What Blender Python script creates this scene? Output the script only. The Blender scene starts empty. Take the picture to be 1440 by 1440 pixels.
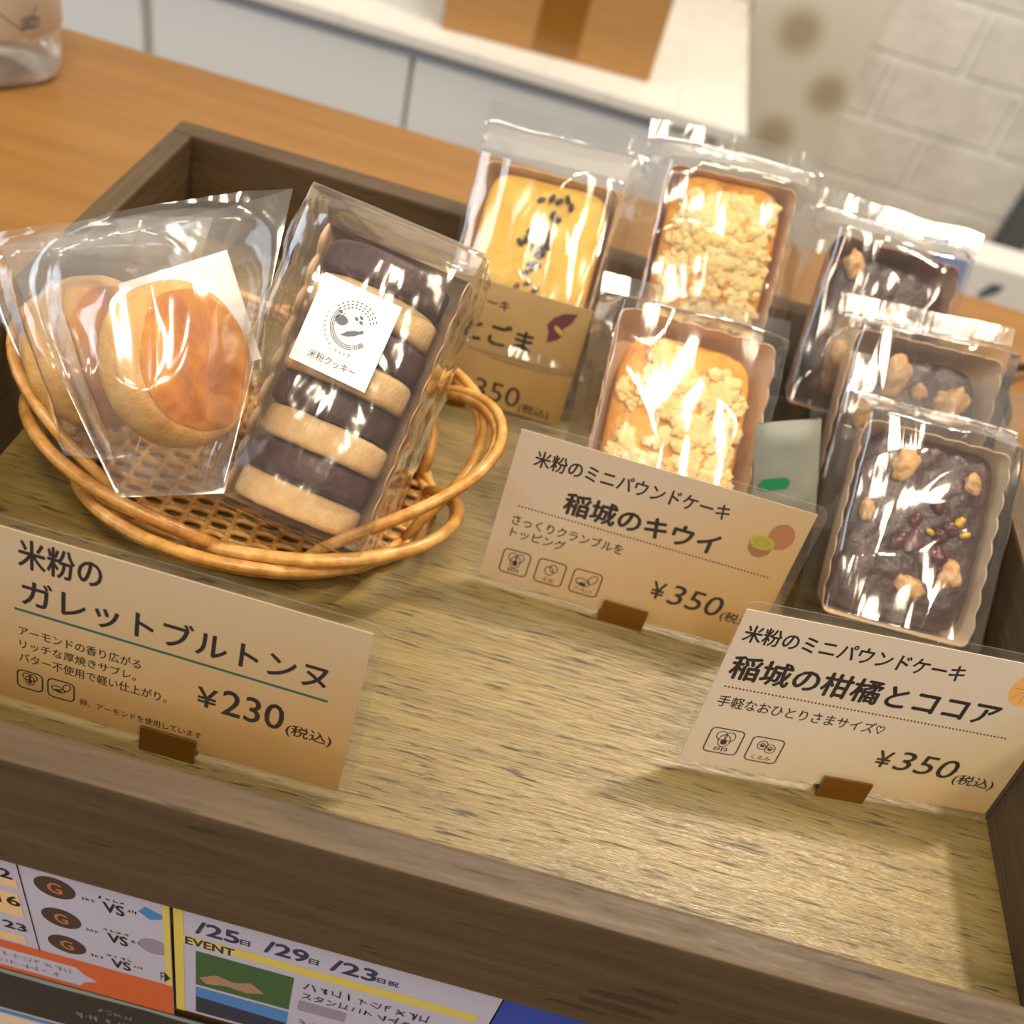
import bpy, bmesh, math, random
from mathutils import Vector, Matrix, noise
random.seed(7)
S = bpy.context.scene
COL = S.collection

# ---------------------------------------------------------------- camera
cam_d = bpy.data.cameras.new('camera'); cam = bpy.data.objects.new('camera', cam_d); COL.objects.link(cam)
Rr = Vector((0.9607, 0.1758, 0.2149)); Ud = Vector((0.2769, -0.6663, -0.6924)); Fw = Vector((0.0215, 0.7247, -0.6887))
Fw.normalize(); Rr = (Rr - Fw * Rr.dot(Fw)).normalized(); Up = Rr.cross(Fw).normalized()
mw = Matrix.Identity(4)
for i in range(3):
    mw[i][0] = Rr[i]; mw[i][1] = Up[i]; mw[i][2] = -Fw[i]
CAM = Vector((0, 0, 1.15)); mw.translation = CAM
cam.matrix_world = mw
cam_d.sensor_width = 36.0; cam_d.lens = 35.59; cam_d.clip_start = 0.02
cam_d.dof.use_dof = True; cam_d.dof.focus_distance = 0.265; cam_d.dof.aperture_fstop = 12.0
S.camera = cam

# ---------------------------------------------------------------- world, lamps, exposure
w = bpy.data.worlds.new('world'); S.world = w; w.use_nodes = True
bgn = w.node_tree.nodes['Background']; bgn.inputs[0].default_value = (0.88, 0.93, 1.0, 1); bgn.inputs[1].default_value = 0.24
def area(name, loc, target, size, power, color, shape='DISK', size_y=None):
    d = bpy.data.lights.new(name, 'AREA'); d.energy = power; d.color = color; d.shape = shape; d.size = size
    if size_y: d.size_y = size_y
    o = bpy.data.objects.new(name, d); COL.objects.link(o); o.location = loc
    o.rotation_euler = (Vector(target) - Vector(loc)).to_track_quat('-Z', 'Y').to_euler()
    return o
WARM = (1.0, 0.83, 0.62)
area('ceiling_lamp_ahead', (0.70, 0.95, 2.5), (0.05, 0.2, 0.9), 0.13, 36, WARM)
area('ceiling_lamp_near', (0.10, -0.42, 2.45), (0.0, 0.3, 0.9), 0.34, 21, WARM)
area('highlight_lamp_behind', (-0.05, -1.10, 2.45), (0.0, 0.3, 0.9), 0.34, 11, WARM)  # unseen lamp added to put highlights on the bag film
area('highlight_lamp_right', (0.86, -0.74, 2.45), (0.0, 0.3, 0.9), 0.34, 15, WARM)  # unseen lamp added for the bright streak on the nearest cocoa bag
area('highlight_lamp_left', (-0.85, -1.60, 2.45), (0.0, 0.3, 0.9), 0.34, 16, WARM)  # unseen lamp placed to give the cookie bag its highlight
area('daylight_window', (-1.9, -0.3, 1.9), (-0.2, 1.2, 0.6), 1.1, 42, (0.72, 0.86, 1.0), 'RECTANGLE', 1.3)
area('back_fill_lamp', (0.3, 0.75, 2.55), (0.3, 1.5, 0.5), 0.5, 26, (1.0, 0.93, 0.83))  # unseen fill lamp added to brighten the cabinet and brick wall
S.view_settings.view_transform = 'Standard'; S.view_settings.look = 'None'
S.view_settings.exposure = -0.62; S.view_settings.gamma = 1.0; S.view_settings.use_curve_mapping = False
S.cycles.transparent_max_bounces = 48; S.cycles.max_bounces = 10; S.cycles.caustics_reflective = False; S.cycles.caustics_refractive = False

# ---------------------------------------------------------------- materials
def srgb(r, g, b):
    f = lambda c: (c / 255 / 12.92) if c / 255 <= 0.04045 else ((c / 255 + 0.055) / 1.055) ** 2.4
    return (f(r), f(g), f(b), 1.0)
class NT:
    def __init__(s, name):
        s.m = bpy.data.materials.new(name); s.m.use_nodes = True; s.t = s.m.node_tree; s.t.nodes.clear()
        s.out = s.n('ShaderNodeOutputMaterial')
    def n(s, k, **kw):
        nd = s.t.nodes.new(k)
        for a, b in kw.items():
            if a[0] == '_': nd.inputs[a[1:].replace('_', ' ')].default_value = b
            else: setattr(nd, a, b)
        return nd
    def l(s, a, b): s.t.links.new(a, b)
    def coords(s, scale=(1, 1, 1), rot=(0, 0, 0), kind='Object', loc=(0, 0, 0)):
        tc = s.n('ShaderNodeTexCoord'); mp = s.n('ShaderNodeMapping')
        mp.inputs['Scale'].default_value = scale; mp.inputs['Rotation'].default_value = rot; mp.inputs['Location'].default_value = loc
        s.l(tc.outputs[kind], mp.inputs[0]); return mp.outputs[0]
    def noise(s, vec, scale, detail=4, rough=0.55, dist=0.0):
        nd = s.n('ShaderNodeTexNoise'); nd.inputs['Scale'].default_value = scale; nd.inputs['Detail'].default_value = detail
        nd.inputs['Roughness'].default_value = rough; nd.inputs['Distortion'].default_value = dist
        s.l(vec, nd.inputs['Vector']); return nd.outputs['Fac']
    def ramp(s, fac, stops):
        r = s.n('ShaderNodeValToRGB'); e = r.color_ramp.elements
        while len(e) < len(stops): e.new(0.5)
        for el, (p, c) in zip(e, stops): el.position = p; el.color = c
        s.l(fac, r.inputs[0]); return r.outputs[0]
    def mixc(s, fac, a, b, mode='MIX'):
        x = s.n('ShaderNodeMix', data_type='RGBA', blend_type=mode)
        for v, i in ((fac, 0), (a, 6), (b, 7)):
            if hasattr(v, 'node'): s.l(v, x.inputs[i])
            else: x.inputs[i].default_value = v
        return x.outputs[2]
    def bump(s, h, strength=0.3, dist=0.001):
        b = s.n('ShaderNodeBump'); b.inputs['Strength'].default_value = strength; b.inputs['Distance'].default_value = dist
        s.l(h, b.inputs['Height']); return b.outputs[0]
    def pbr(s, color, rough=0.5, bump=None, spec=0.5, metal=0.0, coat=0.0, sss=0.0):
        p = s.n('ShaderNodeBsdfPrincipled')
        for v, k in ((color, 'Base Color'), (rough, 'Roughness')):
            if hasattr(v, 'node'): s.l(v, p.inputs[k])
            else: p.inputs[k].default_value = v
        p.inputs['Specular IOR Level'].default_value = spec; p.inputs['Metallic'].default_value = metal
        p.inputs['Coat Weight'].default_value = coat; p.inputs['Coat Roughness'].default_value = 0.12
        if sss:
            p.inputs['Subsurface Weight'].default_value = sss; p.inputs['Subsurface Radius'].default_value = (0.004, 0.002, 0.001)
        if bump is not None: s.l(bump, p.inputs['Normal'])
        s.l(p.outputs[0], s.out.inputs[0]); return s.m
def plain(name, c, rough=0.5, spec=0.4, metal=0.0, coat=0.0):
    return NT(name).pbr(srgb(*c), rough, None, spec, metal, coat)
def wood(name, base, dark, light, axis='x', sc=1.0, rough=0.42, pores=0.35, spec=0.5, bumpd=0.0006):
    t = NT(name)
    st = {'x': (16, 190, 190), 'y': (190, 16, 190), 'z': (190, 190, 16)}[axis]
    v = t.coords(tuple(q * sc for q in st)); 
    st2 = {'x': (75, 850, 850), 'y': (850, 75, 850), 'z': (850, 850, 75)}[axis]
    v2 = t.coords(tuple(q * sc for q in st2))
    a = t.noise(v, 1.0, 5, 0.6, 0.6); b = t.noise(v2, 1.0, 3, 0.6)
    c = t.ramp(a, [(0.25, srgb(*dark)), (0.5, srgb(*base)), (0.78, srgb(*light))])
    p = t.ramp(b, [(pores - 0.03, (0, 0, 0, 1)), (pores + 0.07, (1, 1, 1, 1))])
    c2 = t.mixc(p, srgb(*[int(q * 0.55) for q in dark]), c)
    rr = t.ramp(b, [(0.2, (rough + 0.2,) * 3 + (1,)), (0.75, (rough - 0.1,) * 3 + (1,))])
    return t.pbr(c2, rr, t.bump(b, 0.55, bumpd), spec)
def film(name, haze=0.05, rough=0.10, bscale=160, bstr=0.25, bdist=0.001, refl=1.5, stretch=(1, 0.35, 1), hcol=(0.85, 0.83, 0.80, 1)):
    t = NT(name); v = t.coords(stretch)
    h = t.noise(v, bscale, 3, 0.55, 0.8); bp = t.bump(h, bstr, bdist)
    fr = t.n('ShaderNodeFresnel'); t.l(bp, fr.inputs[1]); ge = t.n('ShaderNodeNewGeometry')   # a thin sheet reflects the same from both sides
    ior = t.n('ShaderNodeMapRange'); ior.inputs['To Min'].default_value = 1.5; ior.inputs['To Max'].default_value = 1 / 1.5; t.l(ge.outputs['Backfacing'], ior.inputs['Value']); t.l(ior.outputs[0], fr.inputs[0])
    mu = t.n('ShaderNodeMath', operation='MULTIPLY', use_clamp=True); mu.inputs[1].default_value = refl; t.l(fr.outputs[0], mu.inputs[0])
    tr = t.n('ShaderNodeBsdfTransparent'); tr.inputs[0].default_value = (0.985, 0.985, 0.98, 1)
    gl = t.n('ShaderNodeBsdfGlossy'); gl.inputs['Color'].default_value = (1, 1, 1, 1); gl.inputs['Roughness'].default_value = rough; t.l(bp, gl.inputs['Normal'])
    m1 = t.n('ShaderNodeMixShader'); t.l(mu.outputs[0], m1.inputs[0]); t.l(tr.outputs[0], m1.inputs[1]); t.l(gl.outputs[0], m1.inputs[2])
    df = t.n('ShaderNodeBsdfDiffuse'); df.inputs[0].default_value = hcol
    tl = t.n('ShaderNodeBsdfTranslucent'); tl.inputs[0].default_value = hcol
    m0 = t.n('ShaderNodeMixShader'); m0.inputs[0].default_value = 0.4; t.l(df.outputs[0], m0.inputs[1]); t.l(tl.outputs[0], m0.inputs[2])
    m2 = t.n('ShaderNodeMixShader'); m2.inputs[0].default_value = haze; t.l(m1.outputs[0], m2.inputs[1]); t.l(m0.outputs[0], m2.inputs[2])
    t.l(m2.outputs[0], t.out.inputs[0]); return t.m

M = {}
M['tray_floor'] = wood('tray_floor_wood', (124, 104, 56), (102, 83, 41), (142, 122, 70), 'x', 1.0, 0.34, 0.36, 0.6, 0.0009)
M['tray_wood'] = wood('tray_wall_wood', (78, 60, 37), (65, 48, 29), (92, 73, 48), 'x', 1.0, 0.5, 0.30)
M['tray_wood_y'] = wood('tray_side_wood', (78, 60, 37), (65, 48, 29), (92, 73, 48), 'y', 1.0, 0.5, 0.30)
M['counter'] = wood('counter_laminate', (134, 94, 42), (124, 86, 36), (143, 103, 51), 'x', 0.35, 0.38, 0.05, 0.4, 0.0001)
M['counter_front'] = plain('counter_front_board', (120, 84, 46), 0.6)
M['film'] = film('cellophane', 0.035, 0.11, 55, 0.30, 0.0016, 2.4, (1, .25, 1))
M['film_soft'] = film('soft_cellophane', 0.08, 0.14, 35, 0.28, 0.002, 2.0, (1, 0.6, 1))
M['film_flat'] = film('laminate_film', 0.03, 0.06, 20, 0.05, 0.0003, 1.0)
M['kraft'] = NT('kraft_board'); _t = M['kraft']; M['kraft'] = _t.pbr(_t.ramp(_t.noise(_t.coords(), 300), [(0.3, srgb(196, 158, 116)), (0.7, srgb(214, 180, 140))]), 0.75)
M['ink'] = plain('black_ink', (26, 20, 20), 0.6)
M['ink_brown'] = plain('brown_ink', (98, 62, 40), 0.6)
M['ink_teal'] = plain('teal_ink', (24, 92, 84), 0.6)
M['ink_grey'] = plain('grey_ink', (112, 112, 112), 0.6)
M['white_paper'] = plain('white_sticker_paper', (240, 240, 240), 0.5)
M['brass'] = plain('brass_clip', (150, 108, 44), 0.32, 0.5, 0.85)

# ---------------------------------------------------------------- builders
def mesh(name, verts, faces, mat=None, parent=None, mtx=None, smooth=False):
    me = bpy.data.meshes.new(name); me.from_pydata([tuple(v) for v in verts], [], faces); me.validate(); me.update()
    o = bpy.data.objects.new(name, me); COL.objects.link(o)
    if mat: me.materials.append(mat)
    if smooth:
        for p in me.polygons: p.use_smooth = True
    if parent: o.parent = parent
    if mtx is not None: o.matrix_local = mtx
    return o
def from_bm(name, bm, mat=None, parent=None, mtx=None, smooth=False):
    bmesh.ops.recalc_face_normals(bm, faces=bm.faces)
    me = bpy.data.meshes.new(name); bm.to_mesh(me); bm.free()
    o = bpy.data.objects.new(name, me); COL.objects.link(o)
    if mat: me.materials.append(mat)
    if smooth:
        for p in me.polygons: p.use_smooth = True
    if parent: o.parent = parent
    if mtx is not None: o.matrix_local = mtx
    return o
def add_box(bm, x0, x1, y0, y1, z0, z1, bev=0.0):
    r = bmesh.ops.create_cube(bm, size=1.0); vs = r['verts']
    bmesh.ops.transform(bm, matrix=Matrix.Translation(((x0 + x1) / 2, (y0 + y1) / 2, (z0 + z1) / 2)) @ Matrix.Diagonal((x1 - x0, y1 - y0, z1 - z0, 1)), verts=vs)
    if bev > 0:
        es = list({e for v in vs for e in v.link_edges})
        bmesh.ops.bevel(bm, geom=es, offset=bev, segments=2, affect='EDGES', profile=0.6)
def box(name, b, mat, parent=None, mtx=None, bev=0.0):
    bm = bmesh.new(); add_box(bm, *b, bev); return from_bm(name, bm, mat, parent, mtx)
def empty(name, mtx=None):
    o = bpy.data.objects.new(name, None); COL.objects.link(o); o.empty_display_size = 0.02
    if mtx is not None: o.matrix_world = mtx
    return o
def tag(o, label, cat, group=None, kind=None):
    o['label'] = label; o['category'] = cat
    if group: o['group'] = group
    if kind: o['kind'] = kind
    return o
def struct(o, label=None, cat=None):
    o['kind'] = 'structure'
    if label: o['label'] = label
    if cat: o['category'] = cat
    return o
def frame(o, x, y):
    x = Vector(x).normalized(); y = Vector(y); y = (y - x * y.dot(x)).normalized(); n = x.cross(y)
    m = Matrix.Identity(4)
    for i in range(3): m[i][0] = x[i]; m[i][1] = y[i]; m[i][2] = n[i]
    m.translation = Vector(o); return m
def face_frame(P, tilt, yaw=0, roll=0, back=0.0):
    t, yw, rl = (math.radians(a) for a in (tilt, yaw, roll))
    x = Vector((1, 0, 0)); a = Vector((0, math.cos(t), math.sin(t)))
    x2 = x * math.cos(rl) + a * math.sin(rl); a2 = a * math.cos(rl) - x * math.sin(rl)
    Z = Matrix.Rotation(yw, 3, 'Z'); x2 = Z @ x2; a2 = Z @ a2
    return frame(Vector(P) - a2 * back, x2, a2)
def tube_bm(bm, pts, r, seg=8, closed=False, taper=None):
    n = len(pts); rings = []; prev = None
    for i in range(n):
        a = pts[(i - 1) % n] if (closed or i > 0) else pts[i]; b = pts[(i + 1) % n] if (closed or i < n - 1) else pts[i]
        t = (Vector(b) - Vector(a)).normalized()
        if prev is None:
            u = t.orthogonal().normalized()
        else:
            u = (prev - t * prev.dot(t)); u = u.normalized() if u.length > 1e-6 else t.orthogonal().normalized()
        prev = u; v = t.cross(u); rr = r * (taper(i / (n - 1)) if taper else 1.0)
        rings.append([bm.verts.new(Vector(pts[i]) + (u * math.cos(2 * math.pi * k / seg) + v * math.sin(2 * math.pi * k / seg)) * rr) for k in range(seg)])
    for i in range(n if closed else n - 1):
        A, B = rings[i], rings[(i + 1) % n]
        for k in range(seg):
            bm.faces.new((A[k], A[(k + 1) % seg], B[(k + 1) % seg], B[k]))
    if not closed:
        bm.faces.new(rings[0][::-1]); bm.faces.new(rings[-1])
def smooth_path(P, n=40, closed=False):
    P = [Vector(p) for p in P]; out = []; k = len(P); segs = k if closed else k - 1
    for s in range(segs):
        p0 = P[(s - 1) % k] if (closed or s > 0) else P[s] * 2 - P[s + 1]
        p1 = P[s]; p2 = P[(s + 1) % k]
        p3 = P[(s + 2) % k] if (closed or s + 2 < k) else P[s + 1] * 2 - P[s]
        m = max(2, n // segs)
        for j in range(m):
            t = j / m
            out.append(0.5 * ((2 * p1) + (p2 - p0) * t + (2 * p0 - 5 * p1 + 4 * p2 - p3) * t * t + (3 * p1 - p0 - 3 * p2 + p3) * t ** 3))
    if not closed: out.append(P[-1])
    return out
def rrect(w, h, r, n=6, cx=0, cy=0):
    pts = []
    for sx, sy, a0 in ((1, 1, 0), (-1, 1, 90), (-1, -1, 180), (1, -1, 270)):
        for k in range(n + 1):
            a = math.radians(a0 + 90 * k / n)
            pts.append((cx + sx * (w / 2 - r) + r * math.cos(a), cy + sy * (h / 2 - r) + r * math.sin(a)))
    return pts
def prism_bm(bm, poly, z0, z1):
    a = [bm.verts.new((x, y, z0)) for x, y in poly]; b = [bm.verts.new((x, y, z1)) for x, y in poly]
    n = len(poly)
    bm.faces.new(a[::-1]); bm.faces.new(b)
    for i in range(n): bm.faces.new((a[i], a[(i + 1) % n], b[(i + 1) % n], b[i]))
def prism(name, poly, z0, z1, mat, parent=None, mtx=None):
    bm = bmesh.new(); prism_bm(bm, poly, z0, z1); return from_bm(name, bm, mat, parent, mtx)
def ring_bm(bm, outer, inner, z0, z1):
    n = len(outer); V = [[bm.verts.new((x, y, z)) for x, y in p] for p, z in ((outer, z0), (outer, z1), (inner, z1), (inner, z0))]
    for i in range(n):
        j = (i + 1) % n
        for k in range(4): bm.faces.new((V[k][i], V[k][j], V[(k + 1) % 4][j], V[(k + 1) % 4][i]))
def circle(cx, cy, rx, ry=None, n=28, rot=0.0):
    ry = rx if ry is None else ry; c, s = math.cos(rot), math.sin(rot); out = []
    for k in range(n):
        a = 2 * math.pi * k / n; x, y = rx * math.cos(a), ry * math.sin(a); out.append((cx + x * c - y * s, cy + x * s + y * c))
    return out
def stroke_bm(bm, pts, wd, z0, z1):
    for (x0, y0), (x1, y1) in zip(pts[:-1], pts[1:]):
        d = Vector((x1 - x0, y1 - y0)); L = d.length
        if L < 1e-9: continue
        d /= L; nx, ny = -d.y * wd / 2, d.x * wd / 2; ex, ey = d.x * wd * 0.35, d.y * wd * 0.35
        prism_bm(bm, [(x0 - ex + nx, y0 - ey + ny), (x0 - ex - nx, y0 - ey - ny), (x1 + ex - nx, y1 + ey - ny), (x1 + ex + nx, y1 + ey + ny)], z0, z1)
_tc = {}
def text_data(body, bold=0.0, shear=0.0):
    key = (body, bold, shear)
    if key not in _tc:
        c = bpy.data.curves.new('text', 'FONT'); c.body = body; c.offset = bold; c.shear = shear; c.resolution_u = 3; c.fill_mode = 'FRONT'
        o = bpy.data.objects.new('text', c); COL.objects.link(o)
        dg = bpy.context.evaluated_depsgraph_get(); dg.update()
        me = bpy.data.meshes.new_from_object(o.evaluated_get(dg))
        V = [v.co.copy() for v in me.vertices]; F = [tuple(p.vertices) for p in me.polygons]
        bpy.data.objects.remove(o); bpy.data.curves.remove(c); bpy.data.meshes.remove(me)
        _tc[key] = (V, F)
    return _tc[key]
class Print:
    """collects lettering and line work of one colour in card coordinates (mm)"""
    def __init__(s, z=0.0): s.bm = bmesh.new(); s.z = z
    def text(s, body, x0, x1, y0, y1, bold=0.0, shear=0.0, turn=0.0, pivot=None, k=0.001):
        V, F = text_data(body, 0.0, shear)
        if bold and k == 0.001:
            w_ = bold * (y1 - y0) * 1.1
            for q, (dx, dy) in enumerate(((-w_, 0), (w_, 0), (0, w_), (0, -w_))):
                s.z += 4e-7; s.text(body, x0 + dx, x1 + dx, y0 + dy, y1 + dy, 0.0, shear, turn, pivot, k)
            s.z -= 1.6e-6; return s
        ax, bx = min(v.x for v in V), max(v.x for v in V); ay, by = min(v.y for v in V), max(v.y for v in V)
        c, sn = math.cos(turn), math.sin(turn); out = []
        for v in V:
            x = x0 + (v.x - ax) / (bx - ax) * (x1 - x0); y = y0 + (v.y - ay) / max(by - ay, 1e-6) * (y1 - y0)
            if turn:
                px, py = pivot or ((x0 + x1) / 2, (y0 + y1) / 2); x, y = px + (x - px) * c - (y - py) * sn, py + (x - px) * sn + (y - py) * c
            out.append(s.bm.verts.new((x * k, y * k, s.z)))
        for f in F:
            try: s.bm.faces.new([out[i] for i in f])
            except ValueError: pass
        return s
    def line(s, pts, wd, k=0.001):
        stroke_bm(s.bm, [(x * k, y * k) for x, y in pts], wd * k, s.z - 0.00002, s.z); return s
    def poly(s, pts, k=0.001):
        prism_bm(s.bm, [(x * k, y * k) for x, y in pts], s.z - 0.00002, s.z); return s
    def dots(s, x0, x1, y, r, step, k=0.001):
        x = x0
        while x <= x1: s.poly(circle(x, y, r, n=8)); x += step
        return s
    def scribble(s, x0, x1, y0, y1, n, wd=.32, seed=1):
        rs = random.Random(seed * 17 + n); cw = (x1 - x0) / n; h = y1 - y0   # small print too blurred to read: strokes only
        for k in range(n):
            a = x0 + cw * (k + .12); b = x0 + cw * (k + .82)
            for q in range(rs.choice((2, 3, 3))):
                if rs.random() < .5: s.line([(a + rs.random() * .2 * cw, y0 + h * rs.uniform(.1, .9)), (b - rs.random() * .2 * cw, y0 + h * rs.uniform(.1, .9))], wd)
                else: xx = rs.uniform(a, b); s.line([(xx, y0 + h * rs.uniform(0, .3)), (xx + rs.uniform(-.15, .15) * cw, y0 + h * rs.uniform(.7, 1))], wd)
        return s
    def frame(s, x0, x1, y0, y1, r, wd):
        o = rrect(x1 - x0, y1 - y0, r, 5, (x0 + x1) / 2, (y0 + y1) / 2); i = rrect(x1 - x0 - 2 * wd, y1 - y0 - 2 * wd, r - wd, 5, (x0 + x1) / 2, (y0 + y1) / 2)
        ring_bm(s.bm, [(x * .001, y * .001) for x, y in o], [(x * .001, y * .001) for x, y in i], s.z - 0.00002, s.z); return s
    def make(s, name, mat, parent, mtx=None): return from_bm(name, s.bm, mat, parent, mtx)

# ================================================================ THE ROOM
t = NT('white_brick_wallpaper'); v = t.coords((1, 1, 1), (math.radians(90), 0, 0))
br = t.n('ShaderNodeTexBrick', offset=0.5); t.l(v, br.inputs['Vector'])
for k, val in (('Color1', srgb(222, 217, 208)), ('Color2', srgb(216, 211, 202)), ('Mortar', srgb(232, 228, 220)), ('Scale', 1.0), ('Mortar Size', 0.007), ('Mortar Smooth', 0.25), ('Bias', 0.0), ('Brick Width', 0.205), ('Row Height', 0.098)):
    br.inputs[k].default_value = val
nz = t.noise(t.coords(), 14, 5, 0.6)
col = t.mixc(t.ramp(nz, [(0.35, (0, 0, 0, 1)), (0.75, (0.5, 0.5, 0.5, 1))]), br.outputs['Color'], srgb(168, 163, 154))
inv = t.n('ShaderNodeMath', operation='SUBTRACT'); inv.inputs[0].default_value = 1.0; t.l(br.outputs['Fac'], inv.inputs[1])
mx = t.n('ShaderNodeMath', operation='ADD'); t.l(inv.outputs[0], mx.inputs[0])
n2 = t.n('ShaderNodeMath', operation='MULTIPLY'); n2.inputs[1].default_value = 0.35; t.l(nz, n2.inputs[0]); t.l(n2.outputs[0], mx.inputs[1])
M['brick'] = t.pbr(col, 0.75, t.bump(mx.outputs[0], 0.9, 0.012), 0.3)
t = NT('plain_white_wall'); M['wall'] = t.pbr(t.ramp(t.noise(t.coords(), 3), [(0.3, srgb(206, 203, 196)), (0.7, srgb(216, 214, 208))]), 0.8)
M['room_floor'] = wood('room_floor_boards', (150, 128, 100), (130, 108, 82), (166, 146, 118), 'x', 0.25, 0.5, 0.1)
struct(box('floor', (-2.2, 2.2, -1.6, 1.72, -0.05, 0.0), M['room_floor']), 'wooden room floor behind and below the counter', 'floor')
struct(box('wall_back', (-2.2, 2.2, 1.7, 1.8, 0.0, 2.6), M['brick']), 'white brick patterned wall behind the counter', 'wall')
# wall panel with blurred olive spots, between the cabinet and the brick wall
t = NT('spotted_panel'); v = t.coords()
acc = None
for (px, pz, rd) in ((.2525, .688, .050), (.330, .613, .046), (.276, .529, .046), (.31, .83, .05), (.24, .95, .05), (.325, .43, .05)):
    d_ = t.n('ShaderNodeVectorMath', operation='DISTANCE'); cb_ = t.n('ShaderNodeVectorMath', operation='MULTIPLY'); cb_.inputs[1].default_value = (1, 0, 1); t.l(v, cb_.inputs[0])
    t.l(cb_.outputs[0], d_.inputs[0]); d_.inputs[1].default_value = (px, 0, pz)
    mr = t.n('ShaderNodeMapRange', interpolation_type='SMOOTHSTEP'); mr.inputs['From Min'].default_value = rd * .25; mr.inputs['From Max'].default_value = rd; mr.inputs['To Min'].default_value = .75; mr.inputs['To Max'].default_value = 0
    t.l(d_.outputs['Value'], mr.inputs['Value'])
    if acc is None: acc = mr.outputs[0]
    else:
        ad = t.n('ShaderNodeMath', operation='MAXIMUM'); t.l(acc, ad.inputs[0]); t.l(mr.outputs[0], ad.inputs[1]); acc = ad.outputs[0]
sp = acc
M['spotted'] = t.pbr(t.mixc(sp, srgb(206, 202, 188), srgb(150, 134, 96)), 0.8)

# ---- kitchen cabinet behind the counter
cab = tag(empty('kitchen_cabinet', Matrix.Translation((-0.4, 1.2, 0))), 'white kitchen cabinet with flat doors behind the orange counter', 'cabinet')
M['cab_white'] = plain('cabinet_white_enamel', (222, 224, 222), 0.35, 0.5)
M['cab_grey'] = plain('worktop_shade_grey', (138, 146, 156), 0.5)
M['cab_dark'] = plain('cabinet_plinth_dark', (96, 96, 92), 0.7)  # dark grey for the plinth
def cpart(name, b, m, bev=0.002):
    return box(name, (b[0] + 0.4, b[1] + 0.4, b[2] - 1.2, b[3] - 1.2, b[4], b[5]), m, cab, None, bev)
cpart('carcass', (-1.42, 0.140, 1.22, 1.69, 0.06, 0.672), M['cab_white'])
cpart('plinth', (-1.40, 0.13, 1.25, 1.68, 0.0, 0.06), M['cab_dark'], 0)
for x0, x1 in ((-1.42, -0.99), (-0.986, -0.567), (-0.553, -0.237), (-0.232, 0.128)):
    d = cpart('door', (x0, x1, 1.2, 1.2185, 0.07, 0.674), M['cab_white'])
cpart('shade_strip', (-1.42, 0.07, 1.198, 1.2185, 0.675, 0.687), M['cab_grey'], 0)  # blue-grey strip paints in the shade band below the worktop
t = NT('pale_brick_print'); v = t.coords()
br = t.n('ShaderNodeTexBrick', offset=0.5); t.l(v, br.inputs['Vector'])
for k, val in (('Color1', srgb(224, 220, 210)), ('Color2', srgb(221, 217, 207)), ('Mortar', srgb(212, 207, 198)), ('Scale', 1.0), ('Mortar Size', 0.004), ('Mortar Smooth', 0.8), ('Brick Width', 0.16), ('Row Height', 0.075)):
    br.inputs[k].default_value = val
M['pale_brick'] = t.pbr(br.outputs['Color'], 0.45)
wt = tag(box('worktop', (-1.44, 0.166, 1.192, 1.698, 0.688, 0.703), M['pale_brick'], None, None, 0.002), 'white worktop with a faint brick print on the cabinet, under the cardboard box', 'worktop')
pn = tag(box('wall_panel', (0.172, 0.365, 1.685, 1.699, 0.0, 2.3), M['spotted'], None, None, 0.002), 'pale panel with blurred olive spots on wall right of the cabinet', 'panel')
# ---- cardboard box
bxf = frame((-0.086, 1.246, 0.7032), (1, 0.09, 0), (-0.09, 1, 0))
bx = tag(empty('cardboard_box', bxf), 'brown cardboard box with tape standing on the white worktop', 'box')
t = NT('corrugated_cardboard'); M['card_board'] = t.pbr(t.ramp(t.noise(t.coords((1, 1, 40)), 8), [(0.3, srgb(160, 116, 62)), (0.7, srgb(172, 128, 74))]), 0.8)
box('body', (-0.128, 0.128, -0.0, 0.22, 0.0, 0.2), M['card_board'], bx, None, 0.003)
box('packing_tape', (-0.018, 0.036, -0.0006, 0.0, 0.004, 0.2), plain('brown_packing_tape', (134, 90, 34), 0.25, 0.6), bx)
box('flap', (-0.128, 0.128, 0.0, 0.11, 0.2, 0.203), M['card_board'], bx, None, 0.001)
box('flap', (-0.128, 0.128, 0.111, 0.22, 0.2, 0.203), M['card_board'], bx, None, 0.001)

# ---- carton and pole beyond the right end of the counter
ct = tag(empty('carton', frame((0.552, 1.30, 0), (1, 0.02, 0), (-0.02, 1, 0))), 'blue and white carton standing on the floor beyond the counter', 'carton')
M['ct_white'] = plain('carton_white', (228, 226, 220), 0.5); M['ct_blue'] = plain('carton_blue', (104, 142, 204), 0.45)
box('body', (-0.055, 0.20, 0.0, 0.07, 0.0, 0.590), M['ct_white'], ct, None, 0.003)
tri = Print(); tri.z = 0
pbm = bmesh.new(); prism_bm(pbm, [(-0.054, 0.40), (0.199, 0.40), (0.199, 0.51), (0.06, 0.536), (-0.022, 0.532), (-0.032, 0.588), (-0.054, 0.588)], 0.0, 0.001)
from_bm('blue_panel', pbm, M['ct_blue'], ct, Matrix(((1, 0, 0, 0), (0, 0, -1, 0), (0, 1, 0, 0), (0, 0, 0, 1))))
pbm = bmesh.new(); prism_bm(pbm, [(0.000, 0.548), (0.010, 0.566), (0.028, 0.568), (0.024, 0.556), (0.006, 0.542)], 0.001, 0.0014)
box('blue_side', (-0.0555, -0.0551, 0.0, 0.07, 0.40, 0.59), M['ct_blue'], ct)
from_bm('emblem', pbm, plain('emblem_grey', (84, 92, 92), 0.6), ct, Matrix(((1, 0, 0, 0), (0, 0, -1, 0), (0, 1, 0, 0), (0, 0, 0, 1))))
bm = bmesh.new(); add_box(bm, 0.690, 0.73, 1.65, 1.69, 0, 1.6, 0.004)
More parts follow.
